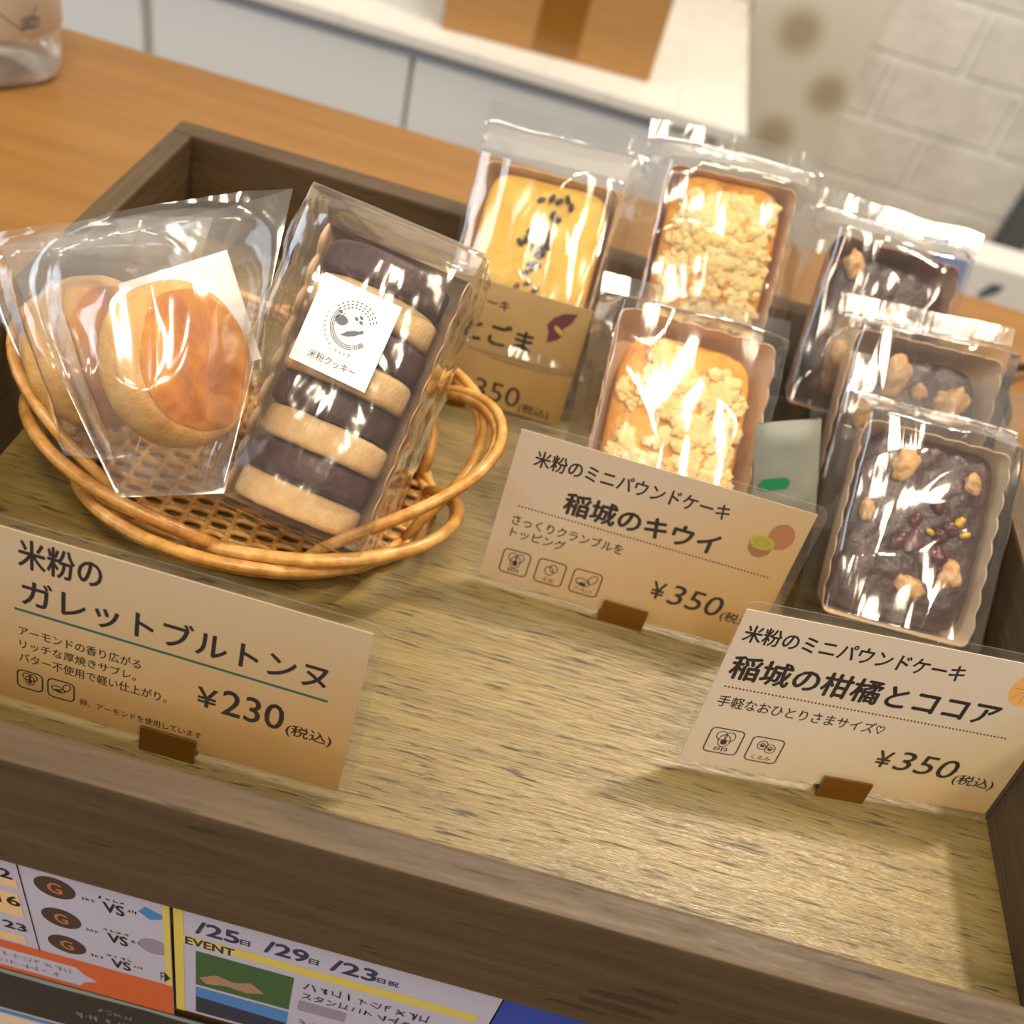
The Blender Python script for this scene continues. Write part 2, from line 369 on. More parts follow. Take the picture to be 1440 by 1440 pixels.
tag(from_bm('post', bm, plain('dark_grey_post', (86, 88, 88), 0.6)), 'dark grey post standing against the brick wall at far right', 'post')

# ---- counter
cn = tag(empty('counter', Matrix.Translation((0, 0.3, 0))), 'orange wooden shop counter carrying the display tray and bottle', 'counter')
box('countertop', (-1.3, 0.9, -0.194, 0.234, 0.868, 0.9), M['counter'], cn, None, 0.0015)
box('front_panel', (-1.3, 0.9, -0.1925, -0.175, 0.0, 0.867), M['counter_front'], cn)
box('back_panel', (-1.3, 0.9, 0.19, 0.205, 0.0, 0.867), M['counter_front'], cn)

# ================================================================ DISPLAY TRAY
TX0, TX1, TY0, TY1, TW, TZ = -0.163, 0.1785, 0.0978, 0.3780, 0.0088, 0.95
tr = tag(empty('wooden_tray', Matrix.Translation((0.008, 0.238, 0.9))), 'brown wooden display tray with raised walls on the orange counter', 'tray')
def tpart(name, b, m, bev=0.0012):
    o = box(name, (b[0] - .008, b[1] - .008, b[2] - .238, b[3] - .238, b[4] - .9, b[5] - .9), m, tr, None, bev); return o
tpart('base_board', (TX0 + .004, TX1 - .004, TY0 + .004, TY1 - .004, 0.9004, 0.906), M['tray_floor'], 0)
tpart('front_wall', (TX0, TX1, TY0, TY0 + TW, 0.9002, TZ), M['tray_wood'])
tpart('back_wall', (TX0, TX1, TY1 - 0.0105, TY1, 0.9002, TZ), M['tray_wood'])
tpart('side_wall', (TX0, TX0 + TW, TY0 + TW, TY1 - .0105, 0.9002, TZ), M['tray_wood_y'])
tpart('side_wall', (TX1 - TW, TX1, TY0 + TW, TY1 - .0105, 0.9002, TZ), M['tray_wood_y'])
# dark scuffs on the outer face of the front wall
bm = bmesh.new()
for cx, cz, L, h, sl in ((0.062, 0.9195, 0.022, .0016, -.02), (0.060, 0.9135, 0.020, .0018, -.03), (0.066, 0.9255, 0.012, .0012, -.05), (0.052, 0.9085, 0.014, .0010, -.02)):
    pts = []
    for k in range(20):
        a = 2 * math.pi * k / 20; rr = 1 + 0.25 * noise.noise(Vector((math.cos(a) * 2 + cx * 99, math.sin(a) * 2, cz * 90)))
        x = L * .5 * math.cos(a) * rr; z = h * math.sin(a) * rr + sl * x; pts.append((cx + x, cz + z))
    a = [bm.verts.new((x - .008, TY0 - .00005 - .238, z - .9)) for x, z in pts]; bm.faces.new(a)
from_bm('scuff_mark', bm, plain('dark_scuff', (58, 42, 28), 0.5), tr)

# ================================================================ PRICE CARDS
ZC = 0.909
def paper_mat(name, top, mid, low, corner, sharp=0.0):
    t = NT(name); tc = t.n('ShaderNodeTexCoord'); sx = t.n('ShaderNodeSeparateXYZ'); t.l(tc.outputs['Object'], sx.inputs[0])
    nz = t.noise(tc.outputs['Object'], 45, 3, 0.5)
    # position along the gradient, part print, part painted-in light: towards the lower right corner
    a = t.n('ShaderNodeMath', operation='MULTIPLY'); a.inputs[1].default_value = corner[0]; t.l(sx.outputs[0], a.inputs[0])
    b = t.n('ShaderNodeMath', operation='MULTIPLY_ADD'); b.inputs[1].default_value = corner[1]; t.l(sx.outputs[1], b.inputs[0]); t.l(a.outputs[0], b.inputs[2])
    c = t.n('ShaderNodeMath', operation='ADD'); c.inputs[1].default_value = corner[2]; t.l(b.outputs[0], c.inputs[0])
    d = t.n('ShaderNodeMath', operation='MULTIPLY_ADD'); d.inputs[1].default_value = 0.22; t.l(nz, d.inputs[0]); t.l(c.outputs[0], d.inputs[2])
    col = t.ramp(d.outputs[0], [(0.25, srgb(*top)), (0.55, srgb(*mid)), (0.95, srgb(*low))])
    return t.pbr(col, 0.6, None, 0.3)
def card(name, o, yaw, label, mat, wd=91.0, ht=55.0, tilt=11.0, clip_x=0.3, clip_dy=-4.0):
    f = frame(o, (math.cos(yaw), math.sin(yaw), 0), (-math.sin(yaw) * math.sin(math.radians(tilt)), math.cos(yaw) * math.sin(math.radians(tilt)), math.cos(math.radians(tilt))))
    e = tag(empty(name, f), label, 'price card', 'price cards in the tray')
    prism('paper', [(-wd / 2000, 0), (wd / 2000, 0), (wd / 2000, ht / 1000), (-wd / 2000, ht / 1000)], -0.00015, 0.00015, mat, e)
    prism('laminate', rrect((wd + (6 if wd < 95 else 2.4)) / 1000, (ht + 6) / 1000, 0.004, 6, 0, ht / 2000), -0.0003, 0.0003, M['film_flat'], e)
    # folded metal clip: front plate, back plate and a foot that reaches the tray floor
    bm = bmesh.new(); x0, x1 = (clip_x - 7.4) / 1000, (clip_x + 7.4) / 1000; y0, y1 = clip_dy / 1000, (clip_dy + 8.8) / 1000
    add_box(bm, x0, x1, y0, y1, 0.0010, 0.0018, 0.0002); add_box(bm, x0, x1, y0, y1 * 0.8, -0.0016, -0.0009, 0.0002); add_box(bm, x0, x1, y0, y0 + 0.0008, -0.0009, 0.0010)
    add_box(bm, x0, x1, y0 + 0.0008, y0 + 0.0016, -0.014, -0.0012)
    from_bm('clip', bm, M['brass'], e)
    return e
IZ = 0.00019
def icon(p, x0, x1, y0, y1, kind, word=None):
    p.frame(x0, x1, y0, y1, 1.6, 0.42); cx = (x0 + x1) / 2; w_ = x1 - x0; h_ = y1 - y0
    def C(px, py, rx, ry, wd=0.28, rot=0.0):
        pts = circle(x0 + px * w_, y0 + py * h_, rx * w_, ry * h_, 22, rot); p.line(pts + [pts[0]], wd)
    if kind == 'egg':
        C(.38, .70, .15, .17); C(.62, .70, .15, .17); C(.5, .52, .17, .24); p.poly(circle(x0 + .5 * w_, y0 + .46 * h_, .09 * w_, .10 * h_))
    if kind == 'bean': C(.45, .56, .14, .18, .3, 0.4); C(.58, .68, .13, .16, .3, 0.4)
    if kind == 'almond':
        C(.40, .50, .24, .14, .3, -.2); p.line([(x0 + .2 * w_, y0 + .42 * h_), (x0 + .6 * w_, y0 + .56 * h_)], .25); C(.70, .68, .12, .2, .3, -.5); p.poly(circle(x0 + .42 * w_, y0 + .42 * h_, .12 * w_, .05 * h_))
    if kind == 'walnut':
        for a, b in ((.38, .68), (.64, .58)):
            C(a, b, .15, .17); p.line([(x0 + (a - .1) * w_, y0 + b * h_), (x0 + a * w_, y0 + (b + .08) * h_), (x0 + (a + .1) * w_, y0 + b * h_)], .3); p.poly(circle(x0 + a * w_, y0 + (b - .03) * h_, .07 * w_, .05 * h_))
    if word: p.text(word, cx - (0.30 if len(word) > 2 else .2) * w_, cx + (0.30 if len(word) > 2 else .2) * w_, y0 + .10 * h_, y0 + .27 * h_, 0.01)
B1 = 0.018
# --- card 1: rice-flour galette
m1 = paper_mat('card_paper_galette', (200, 176, 146), (196, 166, 124), (190, 148, 86), (2.0, -16.0, 0.95))
c1 = card('price_card', (-0.0633, 0.1346, ZC), math.radians(-0.41), 'beige laminated price card reading 230 yen, in front of the wicker basket', m1, clip_x=0.3)
p = Print(IZ)
p.text('米粉の', -39.3, -19.2, 44.6, 53.2, B1); p.text('ガレットブルトンヌ', -38.6, 37.0, 33.2, 41.6, B1)
p.text('アーモンドの香り広がる', -39.6, -8.6, 22.9, 26.0, 0.012); p.text('リッチな厚焼きサブレ。', -39.4, -9.6, 18.6, 21.6, 0.012); p.text('バター不使用で軽い仕上がり。', -39.6, -1.4, 14.0, 17.2, 0.012)
p.text('卵、アーモンドを使用しています', -23.8, 8.4, 4.7, 7.0, 0.012)
p.text('¥', 6.2, 11.2, 16.6, 23.0, B1); p.text('230', 12.6, 28.4, 15.9, 24.4, 0.012); p.text('(税込)', 29.4, 41.2, 14.8, 19.2, 0.016)
icon(p, -40.4, -33.4, 4.8, 11.3, 'egg'); icon(p, -32.4, -25.1, 4.6, 11.3, 'almond'); p.make('lettering', M['ink'], c1)
p = Print(IZ); p.line([(-40.3, 31.2), (38.0, 30.2)], 0.75); p.make('underline', M['ink_teal'], c1)
# --- card 2: kiwi
m2 = paper_mat('card_paper_kiwi', (206, 186, 164), (198, 168, 126), (188, 146, 80), (7.0, -9.0, 0.62))
c2 = card('price_card', (0.0479, 0.2215, ZC), 0.0, 'beige laminated price card with a kiwi drawing, in front of the crumble cakes', m2, clip_x=2.6)
p = Print(IZ)
p.text('米粉のミニパウンドケーキ', -39.2, 21.2, 44.2, 49.8, B1); p.text('稲城のキウイ', -26.6, 22.0, 31.2, 39.0, 0.03)
p.text('さっくりクランブルを', -40.4, -4.8, 22.2, 26.0, 0.014); p.text('トッピング', -39.8, -22.2, 17.6, 21.2, 0.014)
p.text('¥', 8.2, 12.4, 10.0, 16.4, B1); p.text('350', 14.0, 31.4, 9.4, 17.2, 0.006, 0.12); p.text('(税込)', 31.9, 43.6, 8.4, 12.8, 0.016)
icon(p, -40.2, -31.0, 3.5, 13.0, 'egg', '卵'); icon(p, -28.7, -19.3, 3.5, 13.0, 'bean', '大豆'); icon(p, -17.0, -7.4, 3.4, 13.0, 'almond', 'アーモンド'); p.make('lettering', M['ink'], c2)
p = Print(IZ); p.dots(-39.6, 40.6, 29.2, 0.33, 1.05); p.make('dotted_line', M['ink_brown'], c2)
p = Print(IZ); p.poly(circle(38.6, 44.2, 3.9, 4.7, 28)); k1 = p.make('whole_kiwi_drawing', plain('kiwi_brown_print', (170, 112, 74), 0.6), c2)
p = Print(IZ + .00003); p.poly([(30.0, 40.8), (30.6, 37.2), (32.6, 35.2), (35.0, 35.2), (37.2, 37.2), (38.0, 40.6)]); p.make('half_kiwi_skin_drawing', plain('kiwi_skin_print', (156, 104, 60), 0.6), c2)
p = Print(IZ + .00005); p.poly(circle(34.0, 40.6, 3.9, 2.5, 26)); p.make('half_kiwi_flesh_drawing', plain('kiwi_green_print', (168, 164, 56), 0.6), c2)
p = Print(IZ + .00007)
for k in range(12): p.poly(circle(34 + 1.9 * math.cos(k * .524), 40.6 + 1.2 * math.sin(k * .524), .18, n=6))
p.make('kiwi_seed_drawing', M['ink_brown'], c2)
# --- card 3: citrus and cocoa
m3 = paper_mat('card_paper_citrus', (220, 204, 186), (214, 192, 152), (194, 148, 74), (6.5, -11.0, 0.42))
c3 = card('price_card', (0.1200, 0.1790, ZC), math.radians(6.75), 'pale laminated price card naming citrus and cocoa, beside the right tray wall', m3, 96.0, 57.0, clip_x=2.4, clip_dy=-4.0)
p = Print(IZ)
p.text('米粉のミニパウンドケーキ', -45.8, 16.6, 46.6, 52.4, B1); p.text('稲城の柑橘とココア', -45.2, 32.4, 33.4, 41.8, 0.026)
p.text('手軽なおひとりさまサイズ♡', -44.6, 4.4, 22.8, 27.0, 0.012)
p.text('¥', 7.0, 11.4, 11.0, 17.4, B1); p.text('350', 12.8, 31.6, 11.0, 18.6, 0.006, 0.12); p.text('(税込)', 32.0, 44.6, 9.2, 13.8, 0.016)
icon(p, -42.8, -32.6, 5.0, 15.0, 'egg', '卵'); icon(p, -30.2, -20.4, 4.4, 14.4, 'walnut', 'くるみ'); p.make('lettering', M['ink'], c3)
p = Print(IZ); p.dots(-44.4, 39.2, 30.2, 0.33, 1.05); p.make('dotted_line', M['ink_brown'], c3)
p = Print(IZ); p.poly(circle(35.6, 48.4, 4.7, 6.0, 30)); p.make('citrus_drawing', plain('citrus_orange_print', (236, 178, 96), 0.6), c3)
p = Print(IZ + .00003)
for k in range(8):
    a = k * math.pi / 4; p.line([(35.6 + .8 * math.cos(a), 48.4 + 1.0 * math.sin(a)), (35.6 + 4 * math.cos(a), 48.4 + 5.1 * math.sin(a))], .3)
p.make('citrus_segment_lines', plain('citrus_line_print', (216, 148, 62), 0.6), c3)
# --- card 4: sweet potato and sesame, mostly behind the cookie bag
m4 = paper_mat('card_paper_potato', (196, 170, 124), (190, 158, 102), (180, 142, 78), (3.0, -10.0, 0.75))
c4 = card('price_card', (-0.0279, 0.307, ZC), 0.0, 'amber laminated price card with a purple sweet potato drawing, behind the basket', m4, wd=88, ht=48, tilt=11)
p = Print(IZ)
p.text('米粉のミニパウンドケーキ', -39.2, 14.4, 38.4, 42.6, B1); p.text('紅はるかとごま', -39.0, 26.0, 24.6, 33.6, 0.026)
p.text('¥', 2.0, 6.4, 2.6, 9.4, B1); p.text('350', 9.2, 27.0, 2.2, 10.4, 0.004); p.text('(税込)', 27.4, 39.4, -0.2 + .8, 5.0, 0.016); p.make('lettering', M['ink'], c4)
p = Print(IZ); p.dots(-38.0, 35.2, 21.2, 0.33, 1.05); p.make('dotted_line', M['ink_brown'], c4)
p = Print(IZ); p.poly([(29.2, 38.2), (31.0, 41.6), (34.0, 44.0), (39.0, 45.2), (37.6, 41.0), (35.2, 38.2), (36.2, 36.2), (34.4, 33.6), (30.8, 31.4), (30.4, 35.6)]); p.make('sweet_potato_drawing', plain('potato_purple_print', (104, 52, 62), 0.6), c4)
p = Print(IZ + .00003); p.poly(circle(34.0, 37.2, 2.4, .9, 20, -.6)); p.make('potato_flesh_drawing', plain('potato_flesh_print', (216, 172, 84), 0.6), c4)

# ================================================================ POUND CAKES
def sstep(a, b, x):
    t_ = max(0.0, min(1.0, (x - a) / (b - a))); return t_ * t_ * (3 - 2 * t_)
def loaf(name, mat, mtx, wd, L, depth, dome, seed=0, lump=0.0006, exp=5.0, crumb=0.0, taper=0.86):
    """loaf in the face frame: x across, y along, z up out of the paper case; the rim of the loaf at z = 0"""
    NA, NR = 112, 30; vs, fs = [], []
    def S_(a, k):
        c, s = math.cos(a), math.sin(a); r = (abs(c) ** k + abs(s) ** k) ** (-1 / k); return c * r, s * r
    off = Vector((seed * 7.3, seed * 3.1, 0))
    def top(x, y, r):
        z = dome * (1 - r ** 2.6)
        q = Vector((x, y, 0)) * 130 + off
        z += lump * noise.noise(q) + lump * .5 * noise.noise(q * 2.7)
        if crumb:
            c = max(0, noise.noise(q * 1.1 + Vector((9, 9, 9))) + .15) ; z += crumb * min(1, c * 2.2) * (0.55 + 0.6 * abs(noise.noise(q * 3.6))) * (1 - r ** 6)
        return z
    vs.append((0, L / 2, top(0, 0, 0)))
    for i in range(1, NR + 1):
        r = i / NR
        for k in range(NA):
            x, y = S_(2 * math.pi * k / NA, exp if r > .6 else 2 + (exp - 2) * r / .6)
            X, Y = x * r * wd / 2, y * r * L / 2
            edge = -0.0012 * sstep(.9, 1, r)
            vs.append((X, Y + L / 2, top(X, Y, r) + edge))
    base = len(vs) - NA
    for j, (sc, z) in enumerate(((0.995, -.004), (0.97, -.4 * depth), (0.93, -.75 * depth), (taper + .02, -.97 * depth), (taper - .04, -depth))):
        for k in range(NA):
            x, y = S_(2 * math.pi * k / NA, exp); vs.append((x * sc * wd / 2, y * sc * L / 2 + L / 2, z))
    for k in range(NA): fs.append((0, 1 + k, 1 + (k + 1) % NA))
    nring = NR + 5
    for i in range(nring - 1):
        a = 1 + i * NA; b = a + NA
        for k in range(NA): fs.append((a + k, b + k, b + (k + 1) % NA, a + (k + 1) % NA))
    a = 1 + (nring - 1) * NA; fs.append(tuple(a + k for k in range(NA))[::-1])
    return mesh(name, vs, fs, mat, None, mtx, True)
def paper_case(name, mat, mtx, wd, L, depth, scal=0.0011, nsc=8, flare=0.05):
    """open paper case with a scalloped rim at z = 0 and a flat bottom at z = -depth"""
    NP = 160; vs, fs = [], []
    out = []
    per = rrect(wd, L, 0.0045, 10, 0, L / 2)
    # resample evenly
    P = [Vector((x, y)) for x, y in per]; P.append(P[0]); d = [0]
    for a, b in zip(P[:-1], P[1:]): d.append(d[-1] + (b - a).length)
    tot = d[-1]; j = 0
    for k in range(NP):
        s = tot * k / NP
        while d[j + 1] < s: j += 1
        f = (s - d[j]) / max(d[j + 1] - d[j], 1e-9); out.append((P[j].lerp(P[j + 1], f), s))
    nw = max(6, round(tot / (L / nsc)))
    lv = ((0.0, 1.0), (-.35, .955), (-.7, .905), (-1.0, .845))
    def shell(inn):
        rings = []
        for q, (h, sc) in enumerate(lv):
            ring = []
            for (pt, s) in out:
                x, y = pt.x * sc, (pt.y - L / 2) * sc + L / 2
                rr = math.hypot(x, y - L / 2); z = h * depth
                if q == 0: z += scal * (abs(math.sin(math.pi * nw * s / tot)) * 2 - 1)
                x -= x / rr * inn; y -= (y - L / 2) / rr * inn
                if q == 3: z += inn
                vs.append((x, y, z)); ring.append(len(vs) - 1)
            rings.append(ring)
        return rings
    A = shell(0.0); B = shell(0.00035)
    for R_, flip in ((A, False), (B, True)):
        for a, b in zip(R_[:-1], R_[1:]):
            for k in range(NP):
                f = (a[k], b[k], b[(k + 1) % NP], a[(k + 1) % NP]); fs.append(f[::-1] if flip else f)
        fs.append(tuple(R_[-1]) if flip else tuple(R_[-1][::-1]))
    for k in range(NP): fs.append((A[0][k], A[0][(k + 1) % NP], B[0][(k + 1) % NP], B[0][k]))
    return mesh(name, vs, fs, mat, None, mtx, False)
def pillow_bag(name, mat, mtx, x0, x1, y0, y1, zmid, zf, zb, inner, seed, crease=0.0010, nu=84, nv=100, flap=0.0, lean=0.0, ridge=(60, 10)):
    """two film sheets joined along the sides and ends; `inner` = (half width, y start, y end) of what is inside"""
    hw, ya, yb = inner; vs, fs = [], []
    xm = (x0 + x1) / 2
    def prof(x, y):
        ax = abs(x - xm); px = max(0, min(1, ((x1 - x0) / 2 - ax) / ((x1 - x0) / 2 - hw)))
        py = max(0, min(1, (y - y0) / max(ya - y0, 1e-4), (y1 - flap - y) / max(y1 - flap - yb, 1e-4))); return px, py
    for side in (0, 1):
        for j in range(nv + 1):
            for i in range(nu + 1):
                u, v_ = i / nu, j / nv
                x = x0 + (x1 - x0) * u; y = y0 + (y1 - y0) * v_
                px, py = prof(x, y); b = px * py
                q = Vector((x * ridge[0], y * ridge[1], seed * 5.1 + side * 3))
                rg = 1 - abs(noise.noise(q)) * 2
                q2 = Vector((x * 26 + y * 14, y * 30 - x * 12, seed * 2.7 + side))
                ax = abs(x - xm); bow = .0034 * max(0, 1 - (ax / hw) ** 2) * min(1, py * 1.5) + .0012 * noise.noise(Vector((x * 22 + seed, y * 16, seed * 1.9)))
                wr = crease * (.22 + .78 * min(1, py * 2)) * (rg * 1.0 + 1.3 * (1 - abs(noise.noise(q2)) * 2.2))
                edge = min(1, min(u, 1 - u) * 7)
                z = zmid + ((zf - zmid) * b + (abs(wr) + max(0, bow)) * edge if side == 0 else (zb - zmid) * b - abs(wr) * edge * .6)
                # pinched, slightly wavy outline
                wob = 0.0012 * noise.noise(Vector((y * 60, seed, side * .3)))
                sag = lean * max(0, (y - yb) / max(1e-6, y1 - yb)) ** 2
                vs.append((x + wob * (abs(x - xm) / ((x1 - x0) / 2)), y + .0014 * noise.noise(Vector((x * 50, seed * 1.7, 4))) * (1 if v_ > .5 else .3), z + sag))
    def id(s, i, j): return s * (nu + 1) * (nv + 1) + j * (nu + 1) + i
    for j in range(nv):
        for i in range(nu):
            fs.append((id(0, i, j), id(0, i + 1, j), id(0, i + 1, j + 1), id(0, i, j + 1)))
            fs.append((id(1, i, j), id(1, i, j + 1), id(1, i + 1, j + 1), id(1, i + 1, j)))
    return mesh(name, vs, fs, mat, None, mtx, True)
def lump(name, mat, parent, loc, r, scale=(1, 1, .7), seed=0, amp=.35, rot=0.0, sub=3, freq=1.2):
    bm = bmesh.new(); bmesh.ops.create_icosphere(bm, subdivisions=sub, radius=1.0)
    for v in bm.verts:
        d = v.co.normalized(); n = noise.noise(d * freq + Vector((seed * 3.3, seed, 1))) + .5 * noise.noise(d * freq * 2.3 + Vector((seed, 2, seed))); v.co = d * (1 + amp * n)
    m = Matrix.Translation(loc) @ Matrix.Rotation(rot, 4, 'Z') @ Matrix.Diagonal((r * scale[0], r * scale[1], r * scale[2], 1))
    bmesh.ops.transform(bm, matrix=m, verts=bm.verts)
    return from_bm(name, bm, mat, parent, None, True)
# materials of the cakes
t = NT('sweet_potato_cake'); M['yellow_cake'] = t.pbr(t.ramp(t.noise(t.coords(), 90, 4), [(0.3, srgb(226, 176, 62)), (0.7, srgb(240, 198, 88))]), 0.6, t.bump(t.noise(t.coords(), 500, 3), .4, .0006), .4, 0, 0, .15)
t = NT('crumble_cake'); v = t.coords()
a = t.noise(v, 85, 5, .6, .4); b = t.noise(v, 420, 3)
gm = t.n('ShaderNodeNewGeometry')
c_ = t.ramp(a, [(0.30, srgb(206, 128, 40)), (0.5, srgb(228, 160, 64)), (0.75, srgb(240, 190, 100))])
M['crumble'] = t.pbr(c_, 0.75, t.bump(b, .6, .0008), .35, 0, 0, .15)
t = NT('butter_crumbs'); M['crumbs'] = t.pbr(t.ramp(t.noise(t.coords(), 130, 3), [(.3, srgb(238, 196, 116)), (.7, srgb(248, 224, 166))]), .7, t.bump(t.noise(t.coords(), 900, 2), .5, .0005), .12, 0, 0, .1)
t = NT('chocolate_cake'); v = t.coords(); a = t.noise(v, 260, 4, .7); b = t.noise(v, 700, 2, .8)
M['choc'] = t.pbr(t.ramp(a, [(0.3, srgb(54, 34, 28)), (0.7, srgb(84, 58, 48))]), t.ramp(b, [(.4, (.22,) * 3 + (1,)), (.65, (.55,) * 3 + (1,))]), t.bump(a, .6, .001), .6)
t = NT('walnut_kernel'); M['nut'] = t.pbr(t.ramp(t.noise(t.coords(), 300, 4, .6), [(.3, srgb(176, 122, 68)), (.7, srgb(222, 178, 120))]), .5, t.bump(t.noise(t.coords(), 600, 3), .6, .0006))
M['cherry'] = plain('dried_cherry', (84, 24, 18), .25, .6); M['peel'] = plain('candied_peel', (206, 160, 40), .3, .5)
M['sesame'] = plain('black_sesame', (44, 34, 36), .45)
t = NT('case_paper_brown'); M['case_brown'] = t.pbr(t.ramp(t.noise(t.coords(), 200), [(.3, srgb(168, 124, 96)), (.7, srgb(188, 144, 112))]), .7)
M['case_beige'] = plain('case_paper_beige', (226, 194, 156), .7, .3)

GC, GT, GB = 'pound cakes in the tray', 'paper cases of the pound cakes', 'clear bags of the pound cakes'
CW, CL, CD = 0.0455, 0.0630, 0.0165   # loaf, before the uniform scale of each slot
def slot(P, tilt, yaw, roll, sc, kind, seed, lab, bag_y=(-.012, .088), bagw=.034, case='case_beige', flap=.008, lean=.0, big=(1, 1), ex=5.0):
    L = 0.072
    f = face_frame(P, tilt, yaw, roll, L * sc) @ Matrix.Scale(sc, 4)
    what, where = lab
    tg = tag(paper_case('paper_case', M[case], f, .0555, L, .0205), '%s paper case of the %s' % ('beige' if case == 'case_beige' else 'brown', what), 'paper case', GT)
    g = f @ Matrix.Translation((0, .0032, -.0028)); LW, LL = CW * big[0], CL * big[1]
    if kind == 'yellow': ck = loaf('pound_cake', M['yellow_cake'], g, LW, LL, CD, .003, seed, .0003, ex)
    elif kind == 'crumble':
        ck = loaf('pound_cake', M['crumble'], g, LW, LL, CD, .0040, seed, .0007, ex, crumb=.0010)
        bmc = bmesh.new(); rs = random.Random(seed * 11)
        for q in range(520):
            x, y = rs.uniform(-.0205, .0205), rs.uniform(.003, .060)
            if noise.noise(Vector((x * 75, y * 75, seed * 3.3))) < rs.uniform(-.32, .12): continue
            rr_ = rs.uniform(.0009, .0034); rad_ = max(abs(x) / .0228, abs(y - .0315) / .0315)
            if rad_ > .93: continue
            z_ = .0040 * (1 - rad_ ** 2.6) + rs.uniform(0, .0010)
            ret = bmesh.ops.create_icosphere(bmc, subdivisions=3 if rr_ > .0018 else 2, radius=1.0); o_ = rs.random() * 50
            for v_ in ret['verts']: v_.co = v_.co * (1 + .65 * noise.noise(v_.co * 1.9 + Vector((o_, o_, 0))))
            bmesh.ops.transform(bmc, matrix=Matrix.Translation((x, y, z_)) @ Matrix.Rotation(o_, 4, 'Z') @ Matrix.Diagonal((rr_ * rs.uniform(.8, 1.5), rr_, min(rr_ * .5, .00085), 1)), verts=ret['verts'])
        co_ = from_bm('crumble_topping', bmc, M['crumbs'], ck, None, True); co_['kind'] = 'stuff'; co_['label'] = 'pale yellow crumble scattered over the top' 
    else: ck = loaf('pound_cake', M['choc'], g, LW, LL, CD, .0035, seed, .0011, ex)
    tag(ck, '%s, %s' % (what, where), 'cake', GC)
    bg = tag(pillow_bag('clear_bag', M['film'], f, -bagw, bagw, bag_y[0], bag_y[1], -.010, .0072 if kind == 'choc' else .0062, -.0222, (.0285, -.0005, .0735), seed, flap=flap, lean=lean), 'crinkled clear bag around the %s' % what, 'bag', GB)
    return f, ck, bg
# yellow sweet-potato cake with sesame
f, ck, bg = slot((-0.0118, 0.3595, 0.9806), 54, -9, 6.5, .96, 'yellow', 1, ('yellow loaf cake with black sesame', 'leaning on the back wall of the tray'), (-.010, .096), .0335, big=(1.07, 1.05), ex=7)
seeds = [(.002, .060), (.005, .0595), (.008, .061), (-.002, .0585), (.010, .0585), (.004, .054), (.006, .0525), (0, .049), (-.003, .046), (-.001, .045), (.004, .047), (.0045, .0445), (-.004, .0425), (-.006, .041), (.001, .0425), (.003, .0415), (.005, .042), (.0015, .0395), (.004, .039), (-.001, .0405), (.002, .0375), (.000, .034), (.003, .0345), (.0015, .0325), (-.001, .030), (.001, .0265), (-.003, .024), (.014, .0475), (.0045, .0245), (-.0035, .021), (-.005, .0195), (.0, .0435)]
for i, (sx, sy) in enumerate(seeds):
    lump('sesame_seed', M['sesame'], ck, (sx, sy, .0024 * (1 - (sx / .0222) ** 2) + .0009), .0016, (.72, 1.2, .45), i, .08, random.uniform(-1.2, 1.2), 2)
# crumble cakes
slot((0.0530, 0.3700, 0.9950), 57, 1, 3.5, .89, 'crumble', 2, ('pale crumble loaf cake', 'the farther of two, leaning on the back wall'), (-.040, .090), .038, big=(1.05, 1.06))
slot((0.0512, 0.3020, 0.9710), 42, 8, -3, 1.02, 'crumble', 3, ('golden crumble loaf cake', 'the nearer of two, behind the kiwi price card'), (-.008, .085), .034)
# chocolate cakes
NG = []
def nuts(ck, lst):
    for i, (x, y, r, sx, sy, rot) in enumerate(lst):
        lump('walnut_piece', M['nut'], ck, (x, y, .0032), r, (sx, sy, .55), i + x * 900, .42, rot, 3, 1.7)
f, ck, bg = slot((0.1215, 0.3690, 0.9862), 54, 1, 0, .91, 'choc', 4, ('dark cocoa loaf cake with few walnuts', 'farthest back near the blue carton'), (-.026, .090), .036, 'case_brown')
nuts(ck, [(-.016, .058, .0050, .8, 1.1, .3), (.004, .040, .0052, 1, .9, 1), (-.010, .022, .005, 1.1, .8, 2)])
f, ck, bg = slot((0.1314, 0.3191, 0.9795), 52, 2, 2, .97, 'choc', 5, ('cocoa loaf cake topped with large walnut halves', 'in the middle of the right-hand row'), (-.006, .085), .033)
nuts(ck, [(-.010, .055, .0056, .9, 1.35, -.3), (.012, .050, .0060, 1.05, .9, .5), (-.0185, .040, .0048, .7, 1.2, 0), (.003, .026, .0055, 1.2, .9, .9), (.0, .0515, .003, 1, 1, 0)])
f, ck, bg = slot((0.1357, 0.2832, 0.9677), 43, -1, 2, .91, 'choc', 6, ('cocoa loaf cake with cherries and peel', 'nearest of the right-hand row'), (-.006, .098), .0335, 'case_beige', .016, -.001, big=(1.08, 1.06), ex=7)
nuts(ck, [(-.010, .056, .0050, .9, 1.3, -.4), (.0155, .055, .0040, .8, 1.0, .4), (-.0195, .036, .0042, .6, 1.0, .2), (.0015, .013, .0048, 1.15, .8, -.4), (.0145, .021, .0050, .9, .9, .2)])
for i, (x, y, r) in enumerate(((-.0065, .028, .0036), (-.001, .029, .0042), (.0085, .0265, .0036), (.008, .0335, .0026), (.0065, .020, .0032), (.0045, .044, .0030), (.011, .037, .0030), (-.002, .037, .0026))):
    lump('dried_cherry', M['cherry'], ck, (x, y, .0045), r, (.8, 1.15, .6), i + 40, .25, x * 90)
